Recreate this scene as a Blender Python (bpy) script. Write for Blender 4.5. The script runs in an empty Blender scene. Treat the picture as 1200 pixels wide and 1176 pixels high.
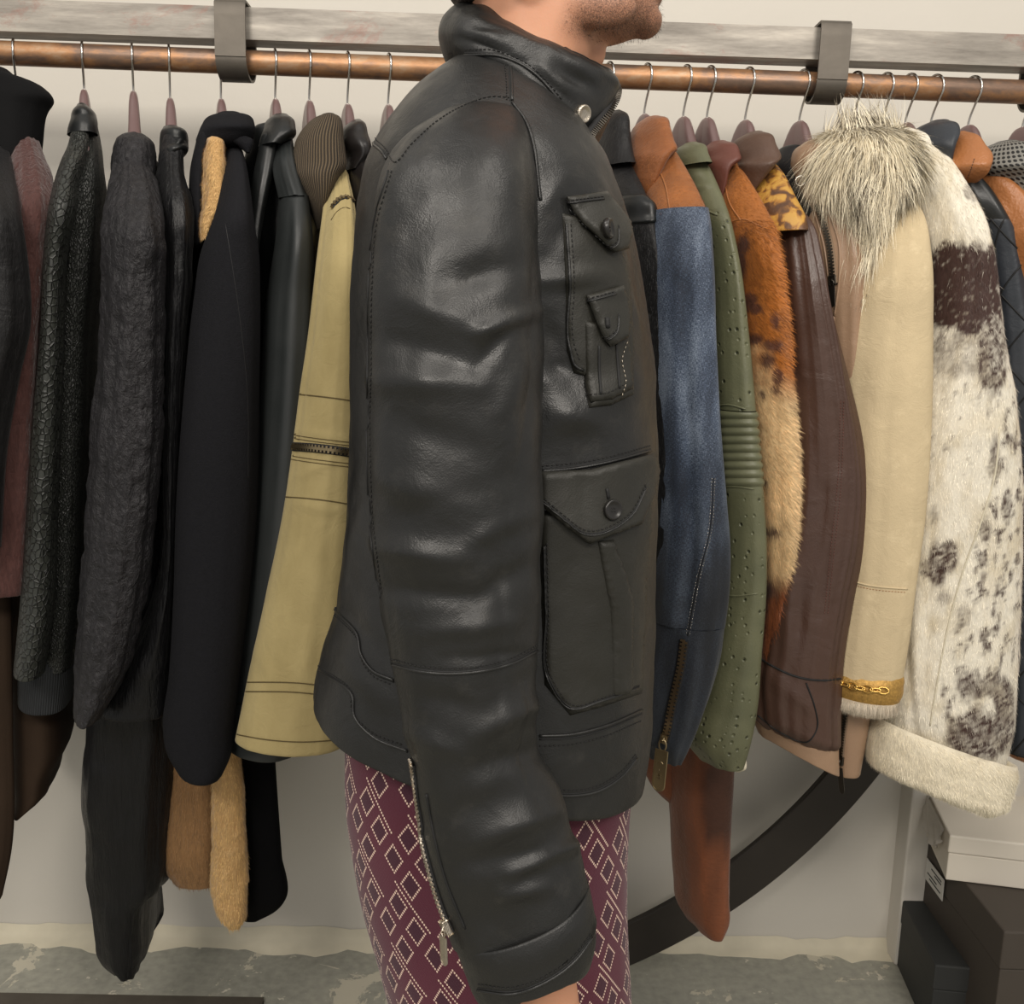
import bpy, bmesh, math
import numpy as np
from mathutils import Vector, Matrix
from mathutils.bvhtree import BVHTree

# ------------------------------------------------------------ camera, world, lights, exposure
SC = bpy.context.scene
R = math.radians
FPX = 1150.0
CAM = Vector((0.0, 0.0, 1.224))
ROT = Matrix.Rotation(R(-1.0), 3, 'Z') @ Matrix.Rotation(R(80), 3, 'X') @ Matrix.Rotation(R(1.6), 3, 'Z')
cd = bpy.data.cameras.new('camera')
cd.sensor_fit = 'HORIZONTAL'; cd.sensor_width = 36; cd.lens = 36 * FPX / 1200; cd.clip_start = 0.02
cam = bpy.data.objects.new('camera', cd)
SC.collection.objects.link(cam)
cam.matrix_world = Matrix.Translation(CAM) @ ROT.to_4x4()
SC.camera = cam

W = bpy.data.worlds.new('room_light'); SC.world = W; W.use_nodes = True
W.node_tree.nodes['Background'].inputs[0].default_value = (1.0, 0.975, 0.94, 1)
W.node_tree.nodes['Background'].inputs[1].default_value = 0.44

def lamp(name, loc, aim, power, size, color=(1, .93, .84)):
    l = bpy.data.lights.new(name, 'AREA'); l.shape = 'RECTANGLE'; l.size, l.size_y = size
    l.energy = power; l.color = color
    o = bpy.data.objects.new(name, l); SC.collection.objects.link(o)
    o.location = loc
    o.rotation_euler = (Vector(aim) - Vector(loc)).to_track_quat('-Z', 'Y').to_euler()
    return o
lamp('ceiling_lamp', (-0.75, 0.35, 2.75), (-0.5, 1.6, 1.0), 9, (.9, .6))
lamp('ceiling_lamp', (0.75, 0.35, 2.75), (0.6, 1.6, 1.0), 9, (.9, .6))
lamp('ceiling_lamp', (-0.9, -1.2, 2.6), (-.2, 1.4, .8), 30, (.9, .5))
lamp('ceiling_lamp', (0.9, -1.2, 2.6), (.3, 1.4, .8), 30, (.9, .5))
vs = SC.view_settings
vs.view_transform = 'Standard'; vs.look = 'None'; vs.gamma = 1; vs.exposure = 0.2
vs.use_curve_mapping = False

# ------------------------------------------------------------ projection helpers (pixels of the photograph <-> metres)
def P(x, y, Y):
    d = ROT @ Vector(((x - 600) / FPX, -(y - 588) / FPX, -1))
    return CAM + d * (Y / d.y)
RI = np.array(ROT.transposed())
def px(V):
    q = (np.asarray(V) - np.array(CAM)) @ RI.T
    return np.stack([600 + FPX * q[..., 0] / -q[..., 2], 588 - FPX * q[..., 1] / -q[..., 2]], -1)

rng = np.random.default_rng(7)
def _h(i, j, k, s):
    n = (i * 374761393 + j * 668265263 + k * 2147483647 + s * 1274126177) & 0xffffffff
    n = ((n ^ (n >> 13)) * 1274126177) & 0xffffffff
    return ((n ^ (n >> 16)) & 0xffff) / 65535.0
def vn(p, s=0):
    p = np.asarray(p, float); i = np.floor(p).astype(np.int64); f = p - i; f = f * f * (3 - 2 * f)
    r = 0
    for a in (0, 1):
        for b in (0, 1):
            for c in (0, 1):
                w = (f[..., 0] if a else 1 - f[..., 0]) * (f[..., 1] if b else 1 - f[..., 1]) * (f[..., 2] if c else 1 - f[..., 2])
                r = r + w * _h(i[..., 0] + a, i[..., 1] + b, i[..., 2] + c, s)
    return r * 2 - 1
def fbm(p, s=0, o=3):
    p = np.asarray(p, float); r = 0; a = 1; t = 0
    for k in range(o):
        r = r + a * vn(p * 2 ** k + 17.3 * k, s + k); t += a; a *= .5
    return r / t

# ------------------------------------------------------------ objects
C = SC.collection
ORG = {}
def thing(name, label, cat, loc, group=None):
    o = bpy.data.objects.new(name, None); C.objects.link(o); o.empty_display_size = .05
    o.location = loc; o['label'] = label; o['category'] = cat
    if group: o['group'] = group
    ORG[o] = np.array(loc, float)
    return o
def mk(name, V, F, mat, parent=None, uv=None, col=None, smooth=True, org=None, kind=None, label=None, cat=None, group=None):
    V = np.asarray(V, float)
    og = ORG[parent] if parent is not None else np.array(org if org is not None else (0, 0, 0), float)
    me = bpy.data.meshes.new(name)
    L = V - og
    if isinstance(F, np.ndarray):
        k = F.shape[1]; nf = len(F)
        me.vertices.add(len(L)); me.vertices.foreach_set('co', L.astype(np.float32).ravel())
        me.loops.add(nf * k); me.loops.foreach_set('vertex_index', F.astype(np.int32).ravel())
        me.polygons.add(nf); me.polygons.foreach_set('loop_start', np.arange(0, nf * k, k, dtype=np.int32))
        me.update(calc_edges=True); me.validate()
    else:
        me.from_pydata(L.tolist(), [], F)
    if uv is not None:
        ul = me.uv_layers.new(name='UVMap')
        idx = np.empty(len(me.loops), np.int32); me.loops.foreach_get('vertex_index', idx)
        ul.data.foreach_set('uv', (uv[idx] if len(uv) == len(V) else uv).astype(np.float32).ravel())
    if col is not None:
        ca = me.color_attributes.new('Col', 'FLOAT_COLOR', 'POINT')
        c4 = np.ones((len(V), 4), np.float32); c4[:, :3] = col
        ca.data.foreach_set('color', c4.ravel())
    me.polygons.foreach_set('use_smooth', np.full(len(me.polygons), smooth))
    if mat: me.materials.append(mat)
    me.update()
    o = bpy.data.objects.new(name, me); C.objects.link(o)
    ORG[o] = og
    if parent is not None: o.parent = parent
    else: o.location = og
    if kind: o['kind'] = kind
    if label: o['label'] = label
    if cat: o['category'] = cat
    if group: o['group'] = group
    return o

def catmull(A, n, knots=None):
    A = np.asarray(A, float); k = len(A)
    if k == 2:
        t = np.linspace(0, 1, n)[:, None]; return A[0] * (1 - t) + A[1] * t
    if knots is None: knots = np.arange(k, dtype=float)
    t = np.linspace(knots[0], knots[-1], n)
    i = np.clip(np.searchsorted(knots, t, side='right') - 1, 0, k - 2)
    h = (knots[i + 1] - knots[i])[:, None]; u = ((t - knots[i])[:, None]) / h
    m = np.zeros_like(A)
    dk = np.diff(knots)[:, None]; s = np.diff(A, axis=0) / dk
    m[1:-1] = (s[:-1] * dk[1:] + s[1:] * dk[:-1]) / (dk[1:] + dk[:-1]); m[0] = s[0]; m[-1] = s[-1]
    return ((2*u**3-3*u**2+1)*A[i] + (u**3-2*u**2+u)*h*m[i] + (-2*u**3+3*u**2)*A[i+1] + (u**3-u**2)*h*m[i+1])

SHEAR = 0.34
def norm_rows(rows, prof):
    """(y,xl,xr[,Y[,d]]) or (xl,yl,xr,yr,Y,d)"""
    out = []; Y0, Y1, run, d0, d1 = prof
    y0 = None
    for r in rows:
        if len(r) >= 6: out.append(r); y0 = y0 if y0 is not None else r[1]; continue
        y, xl, xr = r[:3]
        if y0 is None: y0 = y
        u = min(1, (y - y0) / run) ** .7
        Y = r[3] if len(r) > 3 else Y0 + (Y1 - Y0) * u
        d = r[4] if len(r) > 4 else d0 + (d1 - d0) * u
        out.append((xl, y, xr, y, Y, d))
    return out
class Surf: pass
def rings(rows, n, m, prof=(1.46, 1.33, 90, .02, .05), ex=2.0, shear=SHEAR, near=False):
    rows = norm_rows(rows, prof)
    Cc = []; A = []; D = []
    for row in rows:
        xl, yl, xr, yr, Y, d = row[:6]
        l = np.array(P(xl, yl, Y)); r = np.array(P(xr, yr, Y))
        c = (l + r) / 2
        if near: c = c + d * np.array([-shear, 1, 0])
        Cc.append(c); A.append((r - l) / 2); D.append([d, row[6] if len(row) > 6 else 0])
    Cc = np.array(Cc); kn = np.concatenate([[0], np.cumsum(np.maximum(np.linalg.norm(np.diff(Cc, axis=0), axis=1), 1e-3))])
    M = catmull(np.hstack([Cc, np.array(A), np.array(D)]), n, kn)
    Cc, A, D, LZ = M[:, :3], M[:, 3:6], np.maximum(M[:, 6:7], .001), M[:, 7]
    t = np.linspace(0, 2 * np.pi, m + 1)
    sc = lambda v: np.sign(v) * np.abs(v) ** (2 / ex)
    B = D * np.array([-shear, 1, 0])
    V = Cc[:, None] + A[:, None] * sc(np.sin(t))[None, :, None] + B[:, None] * sc(np.cos(t))[None, :, None]
    V[..., 2] += LZ[:, None] * (np.cos(t) ** 2)[None]
    S = Surf(); S.V = V; S.t = t; S.s = np.concatenate([[0], np.cumsum(np.linalg.norm(np.diff(Cc, axis=0), axis=1))])
    S.C = Cc; S.A = A; S.n = n; S.m = m
    per = np.concatenate([np.zeros((n, 1)), np.cumsum(np.linalg.norm(np.diff(V, axis=1), axis=2), axis=1)], 1)
    pm = per[:, -1].max()
    S.uv = np.stack([per / per[:, -1:] * pm, np.repeat(-S.s[:, None], m + 1, 1)], -1)
    return S
def normals(V):
    du = np.gradient(V, axis=0); dv = np.empty_like(V)
    dv[:, 1:-1] = V[:, 2:] - V[:, :-2]; dv[:, 0] = dv[:, -1] = V[:, 1] - V[:, -2]
    N = np.cross(dv, du); L = np.linalg.norm(N, axis=2, keepdims=True)
    N = N / np.maximum(L, 1e-9)
    c = V.mean(1, keepdims=True)
    if (N * (V - c)).sum() < 0: N = -N
    return N
def segd(q, a, b):
    a = np.array(a, float); b = np.array(b, float); ab = b - a
    t = np.clip(((q - a) @ ab) / max(ab @ ab, 1e-6), 0, 1)
    return np.linalg.norm(q - (a + t[..., None] * ab), axis=-1), t
def deform(S, fold=0, ff=5, fz=1.3, noise=0, ns=30, ridges=(), seed=0, ribs=None, shell=0):
    V = S.V; N = normals(V)
    th = S.t[None, :]
    s = S.s[:, None]
    D = np.zeros(V.shape[:2])
    env = np.clip(np.minimum(s / .05, 1), 0, 1)
    if fold:
        p = np.stack([np.cos(th) * ff / 3 + 0 * s, np.sin(th) * ff / 3 + 0 * s, s * fz + .4 * np.sin(th) + 0 * th], -1)
        D += fold * env * (np.abs(fbm(p, seed, 2)) * 2 - .5)
    if noise:
        D += noise * fbm(V * ns, seed + 9, 3)
    if ribs:
        for y0, y1, cnt, amp in ribs:
            q = px(V)[..., 1]; u = (q - y0) / (y1 - y0)
            D += amp * np.where((u > 0) & (u < 1), np.abs(np.sin(np.clip(u, 0, 1) * np.pi * cnt)), 0)
    if len(ridges):
        q = px(V); front = np.clip(-np.cos(th) * 2 + .6, 0, 1)
        for x1, y1, x2, y2, w, a in ridges:
            dd, t = segd(q, (x1, y1), (x2, y2))
            D += a * .001 * front * np.exp(-(dd / w) ** 2) * (.35 + .65 * np.sin(np.pi * np.clip(.08 + t * .84, 0, 1)))
    D[:, -1] = D[:, 0]
    S.V = V + N * (D[..., None] + shell)
    return S
def caps(S, top='round', bot='round', rr=.5):
    """adds end rings: round closes with a dome, hem turns the edge inwards, open leaves it"""
    V = S.V; uv = S.uv
    def dome(V, uv, end):
        e = V[end]; c = e.mean(0); ax = (c - V[1 if end == 0 else -2].mean(0)); ax /= max(np.linalg.norm(ax), 1e-9)
        rad = min(np.linalg.norm(S.A[end]), .05) * rr
        k = [(math.sin(a), math.cos(a)) for a in (.35, .75, 1.15, 1.45)]
        add = [c + (e - c) * cs + ax * rad * sn for sn, cs in k] + [c + (e - c) * .01 + ax * rad]
        return add
    def hem(V, end):
        e = V[end]; c = e.mean(0); ax = (V[1 if end == 0 else -2].mean(0) - c); ax /= max(np.linalg.norm(ax), 1e-9)
        return [c + (e - c) * .985 - ax * .0012, c + (e - c) * .96 - ax * .0012, c + (e - c) * .94 + ax * .002, c + (e - c) * .92 + ax * .03, c + (e - c) * .02 + ax * .035]
    if bot in ('round', 'hem'):
        add = dome(V, uv, -1) if bot == 'round' else hem(V, -1)
        V = np.concatenate([V, np.array(add)]); uv = np.concatenate([uv, np.repeat(uv[-1:], len(add), 0) - np.linspace(0, .02, len(add))[:, None, None] * [0, 1]])
    if top in ('round', 'hem'):
        add = dome(V, uv, 0) if top == 'round' else hem(V, 0)
        V = np.concatenate([np.array(add)[::-1], V]); uv = np.concatenate([np.repeat(uv[:1], len(add), 0) + np.linspace(.02, 0, len(add))[:, None, None] * [0, 1], uv])
    S.V = V; S.uv = uv
    return S
def mesh(S, name, mat, parent, i0=None, i1=None, colf=None, **kw):
    V = S.V[i0:i1]; uv = S.uv[i0:i1]; n, m = V.shape[:2]
    idx = np.arange(n * m).reshape(n, m)
    # close the seam with shared vertices but keep uv per loop
    a = idx[:-1, :-1]; b = idx[:-1, 1:]; c = idx[1:, 1:]; d = idx[1:, :-1]
    F = np.stack([a, d, c, b], -1).reshape(-1, 4)
    Vf = V.reshape(-1, 3); uvf = uv.reshape(-1, 2)
    loopuv = uvf[F.ravel()]
    remap = idx.copy(); remap[:, -1] = idx[:, 0]
    F2 = remap.ravel()[F]
    used = np.unique(F2); inv = np.zeros(n * m, int); inv[used] = np.arange(len(used))
    Fv = inv[F2]; Vv = Vf[used]
    col = colf(Vv) if colf else None
    o = mk(name, Vv, Fv, mat, parent, uv=None, col=col, **kw)
    me = o.data
    if len(me.loops) == len(loopuv):
        ul = me.uv_layers.new(name='UVMap'); ul.data.foreach_set('uv', loopuv.astype(np.float32).ravel())
    return o
SURF = {}
def loft(name, rows, mat, parent, n=90, m=48, prof=(1.46, 1.33, 90, .02, .05), ex=2.0, top='round', bot='round',
         shear=SHEAR, near=False, colf=None, rr=.5, label=None, **df):
    S = rings(rows, n, m, prof, ex, shear, near)
    deform(S, **df)
    S0 = S.V.copy()
    caps(S, top, bot, rr)
    o = mesh(S, name, mat, parent, colf=colf, label=label)
    S.G = S0; SURF[o] = S
    return o

def tube_pts(pts, r, k=8, closed=False, cap=True):
    pts = np.asarray(pts, float); n = len(pts)
    r = np.broadcast_to(np.asarray(r, float), (n,))
    T = np.gradient(pts, axis=0); T /= np.maximum(np.linalg.norm(T, axis=1, keepdims=True), 1e-9)
    up = np.array([0, 1, 0.]) if abs(T[0][1]) < .9 else np.array([1, 0, 0.])
    V = []
    u = np.cross(T[0], up); u /= np.linalg.norm(u)
    for i in range(n):
        u = u - T[i] * (u @ T[i]); u /= max(np.linalg.norm(u), 1e-9); w = np.cross(T[i], u)
        for j in range(k):
            a = 2 * np.pi * j / k; V.append(pts[i] + r[i] * (u * math.cos(a) + w * math.sin(a)))
    F = []
    for i in range(n - 1):
        for j in range(k):
            F.append((i*k+j, i*k+(j+1) % k, (i+1)*k+(j+1) % k, (i+1)*k+j))
    if cap: F.append(tuple(range(k))[::-1]); F.append(tuple((n-1)*k+j for j in range(k)))
    return V, F
class MB:
    def __init__(s): s.V = []; s.F = []
    def add(s, V, F):
        o = len(s.V); s.V += [tuple(v) for v in V]; s.F += [tuple(i + o for i in f) for f in F]; return s
    def tube(s, pts, r, k=8): return s.add(*tube_pts(pts, r, k))
    def box(s, c, ax, ay, az, bev=0):
        c, ax, ay, az = [np.array(v, float) for v in (c, ax, ay, az)]
        if bev <= 0:
            V = [c + i*ax + j*ay + k*az for i in (-1, 1) for j in (-1, 1) for k in (-1, 1)]
            return s.add(V, [(0,1,3,2),(4,6,7,5),(0,4,5,1),(2,3,7,6),(0,2,6,4),(1,5,7,3)])
        bm = bmesh.new(); bmesh.ops.create_cube(bm, size=2)
        M = Matrix([[ax[i], ay[i], az[i], c[i]] for i in range(3)] + [[0, 0, 0, 1]])
        for v in bm.verts: v.co = M @ v.co
        bmesh.ops.bevel(bm, geom=bm.edges[:], offset=bev, segments=2, affect='EDGES', profile=.5)
        bmesh.ops.recalc_face_normals(bm, faces=bm.faces[:])
        bm.verts.index_update()
        s.add([v.co for v in bm.verts], [[v.index for v in f.verts] for f in bm.faces]); bm.free(); return s
    def build(s, name, mat, parent=None, smooth=True, **kw):
        return mk(name, s.V, s.F, mat, parent, smooth=smooth, **kw)

# ------------------------------------------------------------ surface-following details
def bvh_of(objs):
    V = []; F = []
    for o in objs:
        off = len(V); og = ORG[o]
        V += [tuple(np.array(v.co) + og) for v in o.data.vertices]
        F += [[i + off for i in p.vertices] for p in o.data.polygons]
    return BVHTree.FromPolygons(V, F)
def hit(bv, x, y):
    d = (P(x, y, 1.0) - CAM).normalized()
    h = bv.ray_cast(CAM, d)
    if h[0] is None: return None
    n = h[1]
    if n.dot(d) > 0: n = -n
    return h[0], n
def trace(bv, pts, step=3.0):
    """surface points below a polyline, evenly spaced; skips misses"""
    pts = np.asarray(pts, float)
    k = np.concatenate([[0], np.cumsum(np.linalg.norm(np.diff(pts, axis=0), axis=1))])
    n = max(3, int(k[-1] / step) + 1)
    q = catmull(pts, n, k)
    out = []; last = None
    for x, y in q:
        h = None
        for dx in (0, 2, 4, 6, 9, 12, -2, -4, -6, -9, -12):
            h = hit(bv, x + dx, y)
            if h: break
        if h is None: continue
        if last is not None and (h[0] - last).length > .05: continue
        last = h[0]; out.append((np.array(h[0]), np.array(h[1])))
    return out
def seam(bv, pts, parent, mat, name='seam', r=.0011, lift=.0002, step=4, flat=.5):
    tr = trace(bv, pts, step)
    if len(tr) < 3: return None
    p = np.array([a + b * lift for a, b in tr])
    m = MB(); m.tube(p, r, 6); return m.build(name, mat, parent)
def stitch(bv, pts, parent, mat, name='stitching', gap=.0042, ln=.0027, r=.0005, lift=.0004):
    tr = trace(bv, pts, 1.5)
    if len(tr) < 4: return None
    p = np.array([a + b * lift for a, b in tr]); k = np.concatenate([[0], np.cumsum(np.linalg.norm(np.diff(p, axis=0), axis=1))])
    m = MB(); s = 0
    while s + ln < k[-1]:
        a = np.array([np.interp(s, k, p[:, i]) for i in range(3)]); b = np.array([np.interp(s + ln, k, p[:, i]) for i in range(3)])
        m.tube([a, (a + b) / 2, b], [r * .6, r, r * .6], 4); s += gap
    return m.build(name, mat, parent, kind='stuff')
def inside(poly, q):
    x, y = q; c = False; n = len(poly); j = n - 1
    for i in range(n):
        xi, yi = poly[i]; xj, yj = poly[j]
        if (yi > y) != (yj > y) and x < (xj - xi) * (y - yi) / (yj - yi) + xi: c = not c
        j = i
    return c
def conform(bv, poly, parent, mat, name, thick=.003, res=5.0, puff=.0, lift=.0005, round_px=5.0, free=None, label=None, Yc=None):
    """a sheet of leather laid over the surface: outline in pixels, real thickness and rounded edge"""
    poly = np.array(poly, float); n = len(poly)
    bm = bmesh.new()
    # outline resampled
    out = []
    for i in range(n):
        a, b = poly[i], poly[(i + 1) % n]; k = max(1, int(np.linalg.norm(b - a) / res))
        for j in range(k): out.append(a + (b - a) * j / k)
    vs_ = [bm.verts.new((p[0], p[1], 0)) for p in out]
    x0, y0 = poly.min(0); x1, y1 = poly.max(0)
    pin = []
    segs = [(poly[i], poly[(i + 1) % n]) for i in range(n)]
    y = y0 + res / 2; row = 0
    while y < y1:
        x = x0 + res / 2 + (res / 2 if row % 2 else 0)
        while x < x1:
            if inside(poly, (x, y)) and min(segd(np.array([[x, y]]), a, b)[0][0] for a, b in segs) > res * .55: pin.append((x, y))
            x += res
        y += res * .87; row += 1
    from mathutils.geometry import delaunay_2d_cdt
    allp = [Vector((p[0], p[1])) for p in out] + [Vector(p) for p in pin]
    ne = len(out)
    r_ = delaunay_2d_cdt(allp, [(i, (i + 1) % ne) for i in range(ne)], [list(range(ne))], 1, 1e-4)
    pv, pe, pf = r_[0], r_[1], r_[2]
    bm.free()
    topv = []; botv = []; w = []
    for v in pv:
        q = np.array([[v.x, v.y]]); dmin = min(segd(q, a, b)[0][0] for a, b in segs)
        h = hit(bv, v.x, v.y)
        if h is None:
            # beyond the silhouette: nearest surface point
            best = None
            for dx in (-3, -6, -10, -15, -20, -28, 3, 6, 10, 15):
                h = hit(bv, v.x + dx, v.y)
                if h: break
            if h is None: h = (P(v.x, v.y, Yc or .95), Vector((0, -1, 0)))
            q3, _, _, _ = bv.find_nearest(P(v.x, v.y, h[0].y)); nn = h[1]; h = (P(v.x, v.y, h[0].y), nn)
        e = min(1, dmin / round_px); e = math.sqrt(max(0, 1 - (1 - e) ** 2))
        fl = 0
        if free is not None:
            fl = free(v.x, v.y)
        p = h[0]; nn = h[1]
        topv.append(tuple(p + nn * (lift + thick * e + puff * min(1, dmin / 25) + fl)))
        botv.append(tuple(p + nn * (lift - .0015 + fl * .8)))
    nt = len(topv); F = [tuple(f) for f in pf] + [tuple(i + nt for i in reversed(f)) for f in pf]
    cnt = {}
    for f in pf:
        for i in range(len(f)):
            e = (f[i], f[(i + 1) % len(f)]); cnt[e] = 1
    for (a, b) in list(cnt):
        if (b, a) not in cnt: F.append((b, a, a + nt, b + nt))
    o = mk(name, topv + botv, F, mat, parent, label=label)
    return o
def zipper(bv, pts, parent, tape, metal, w=.006, tooth=.0026, name='zipper', lift=.0012, tlen=.0042, slider=None, pull=None, pm=None):
    tr = trace(bv, pts, 2.0)
    if len(tr) < 4: return
    p = np.array([a + b * lift for a, b in tr]); nrm = np.array([b for a, b in tr])
    for _ in range(6): nrm[1:-1] = (nrm[:-2] + nrm[1:-1] + nrm[2:]) / 3; p[1:-1] = (p[:-2] + p[1:-1] * 2 + p[2:]) / 4
    T = np.gradient(p, axis=0); T /= np.linalg.norm(T, axis=1, keepdims=True)
    Sd = np.cross(T, nrm); Sd /= np.linalg.norm(Sd, axis=1, keepdims=True)
    V = []; F = []
    for i in range(len(p)):
        for s, h in ((-1, -.0012), (-1, .0004), (0, .0009), (1, .0004), (1, -.0012)): V.append(p[i] + Sd[i] * w * s + nrm[i] * h)
    for i in range(len(p) - 1):
        for j in range(4): F.append((i*5+j, i*5+j+1, (i+1)*5+j+1, (i+1)*5+j))
    z = mk(name, V, F, tape, parent)
    k = np.concatenate([[0], np.cumsum(np.linalg.norm(np.diff(p, axis=0), axis=1))])
    g = lambda A, s: np.array([np.interp(s, k, A[:, i]) for i in range(3)])
    m = MB(); s = 0; side = 1
    while s < k[-1]:
        c = g(p, s); n_ = g(nrm, s); t_ = g(T, s); sd = g(Sd, s)
        m.box(c + n_ * .0012 + sd * side * tlen * .22, sd * tlen * .5, t_ * tooth * .32, n_ * .0008)
        side = -side; s += tooth * .62
    m.build('zipper_teeth', metal, z if parent.parent is None else parent, smooth=False, kind='stuff')
    if slider is not None:
        s = k[-1] * slider; c = g(p, s); n_ = g(nrm, s); t_ = g(T, s); sd = g(Sd, s)
        m = MB(); m.box(c + n_ * .002, sd * .0042, t_ * .0055, n_ * .0018, bev=.0012)
        m.tube([c + n_ * .003 - t_ * .003, c + n_ * .006, c + n_ * .003 + t_ * .003], .0009, 6)
        if pull is not None:
            e = P(pull[0], pull[1], c[1] - .006); e = np.array(e); a = c + n_ * .005
            d = e - a; L = np.linalg.norm(d); d /= L; sx = np.cross(d, n_); sx /= np.linalg.norm(sx)
            rw = pull[2]
            n2 = np.cross(sx, d)
            if rw > .0035:
                # long tab: an eye, then a rounded plate with a raised rim and small raised marks
                p0 = a + d * L * .2; ln = L * .8
                m.tube([a + d * L * .1 + d * math.cos(q_) * L * .11 + sx * math.sin(q_) * rw * .62 for q_ in np.linspace(0, 2 * math.pi, 17)], rw * .13, 6)
                ol = [(-1, 0), (1, 0)] + [(math.cos(q_), .86 + .14 * math.sin(q_)) for q_ in np.linspace(0, math.pi, 11)]
                O = [p0 + sx * rw * u_ + d * ln * v_ for u_, v_ in ol]; k_ = len(O)
                m.add([v + n2 * .0006 for v in O] + [v - n2 * .0006 for v in O], [tuple(range(k_)), tuple(range(2 * k_ - 1, k_ - 1, -1))] + [(i, i + k_, (i + 1) % k_ + k_, (i + 1) % k_) for i in range(k_)])
                m.tube([v + n2 * .0007 for v in O + [O[0]]], rw * .1, 6)
                if rw > .006:
                    for sgn in (1, -1):
                        g = lambda u_, v_: p0 + sx * rw * u_ + d * ln * v_ + n2 * .0009 * sgn
                        m.tube([g(.42 * math.cos(q_), .34 + .06 * math.sin(q_)) for q_ in np.linspace(-2.9, .2, 10)], rw * .07, 5)
                        m.tube([g(-.3, .52), g(.05, .5), g(.1, .46), g(.3, .47)], rw * .07, 5)
                        for c_ in (.61, .67): m.tube([g(.3 * math.cos(q_), c_ + .03 * math.sin(q_)) for q_ in np.linspace(0, 2 * math.pi, 13)], rw * .07, 5)
                m.build('zipper_pull', pm or metal, z if parent.parent is None else parent, smooth=False)
                return z
            ov = []
            for i in range(24):
                an = 2 * math.pi * i / 24
                ov.append(a + d * (L * .5 + math.cos(an) * L * .5) + sx * math.sin(an) * rw * (1 if math.cos(an) > 0 else .6))
            iv = []
            for i in range(24):
                an = 2 * math.pi * i / 24
                iv.append(a + d * (L * .22 + math.cos(an) * L * .1) + sx * math.sin(an) * rw * .35)
            V = [v + n2 * .0009 for v in ov] + [v + n2 * .0009 for v in iv] + [v - n2 * .0009 for v in ov] + [v - n2 * .0009 for v in iv]
            F = []
            for i in range(24):
                j = (i + 1) % 24
                F += [(i, j, 24 + j, 24 + i), (48 + j, 48 + i, 72 + i, 72 + j), (j, i, 48 + i, 48 + j), (24 + i, 24 + j, 72 + j, 72 + i)]
            m.add(V, F)
        m.build('zipper_pull', pm or metal, z if parent.parent is None else parent)
    return z
def button(bv, x, y, r, parent, mat, name='button', thick=.003, tilt=None, holes=True, hole_mat=None):
    h = hit(bv, x, y)
    if not h: return
    p, n = h
    if tilt is not None: n = Vector(tilt).normalized()
    q = n.to_track_quat('Z', 'X').to_matrix()
    prof = [(0, .55), (.35, .55), (.62, .6), (.78, .95), (.9, 1), (1, .6), (1, 0), (.9, -.4)]
    V = []; F = []; k = 28
    for (rr, hh) in prof:
        for j in range(k):
            a = 2 * math.pi * j / k; V.append(p + n * .001 + q @ Vector((rr * r * math.cos(a), rr * r * math.sin(a), hh * thick)))
    for i in range(len(prof) - 1):
        for j in range(k): F.append((i*k+j, (i+1)*k+j, (i+1)*k+(j+1) % k, i*k+(j+1) % k))
    b = mk(name, [tuple(v) for v in V], F, mat, parent)
    if holes:
        m = MB()
        for a in range(4):
            an = math.pi / 4 + a * math.pi / 2; c = p + n * .001 + q @ Vector((.2 * r * math.cos(an), .2 * r * math.sin(an), thick * .56))
            m.tube([c, c + n * .0003], r * .09, 6)
        m.build('button_thread', hole_mat, b if parent.parent is None else parent)
    return b
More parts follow.
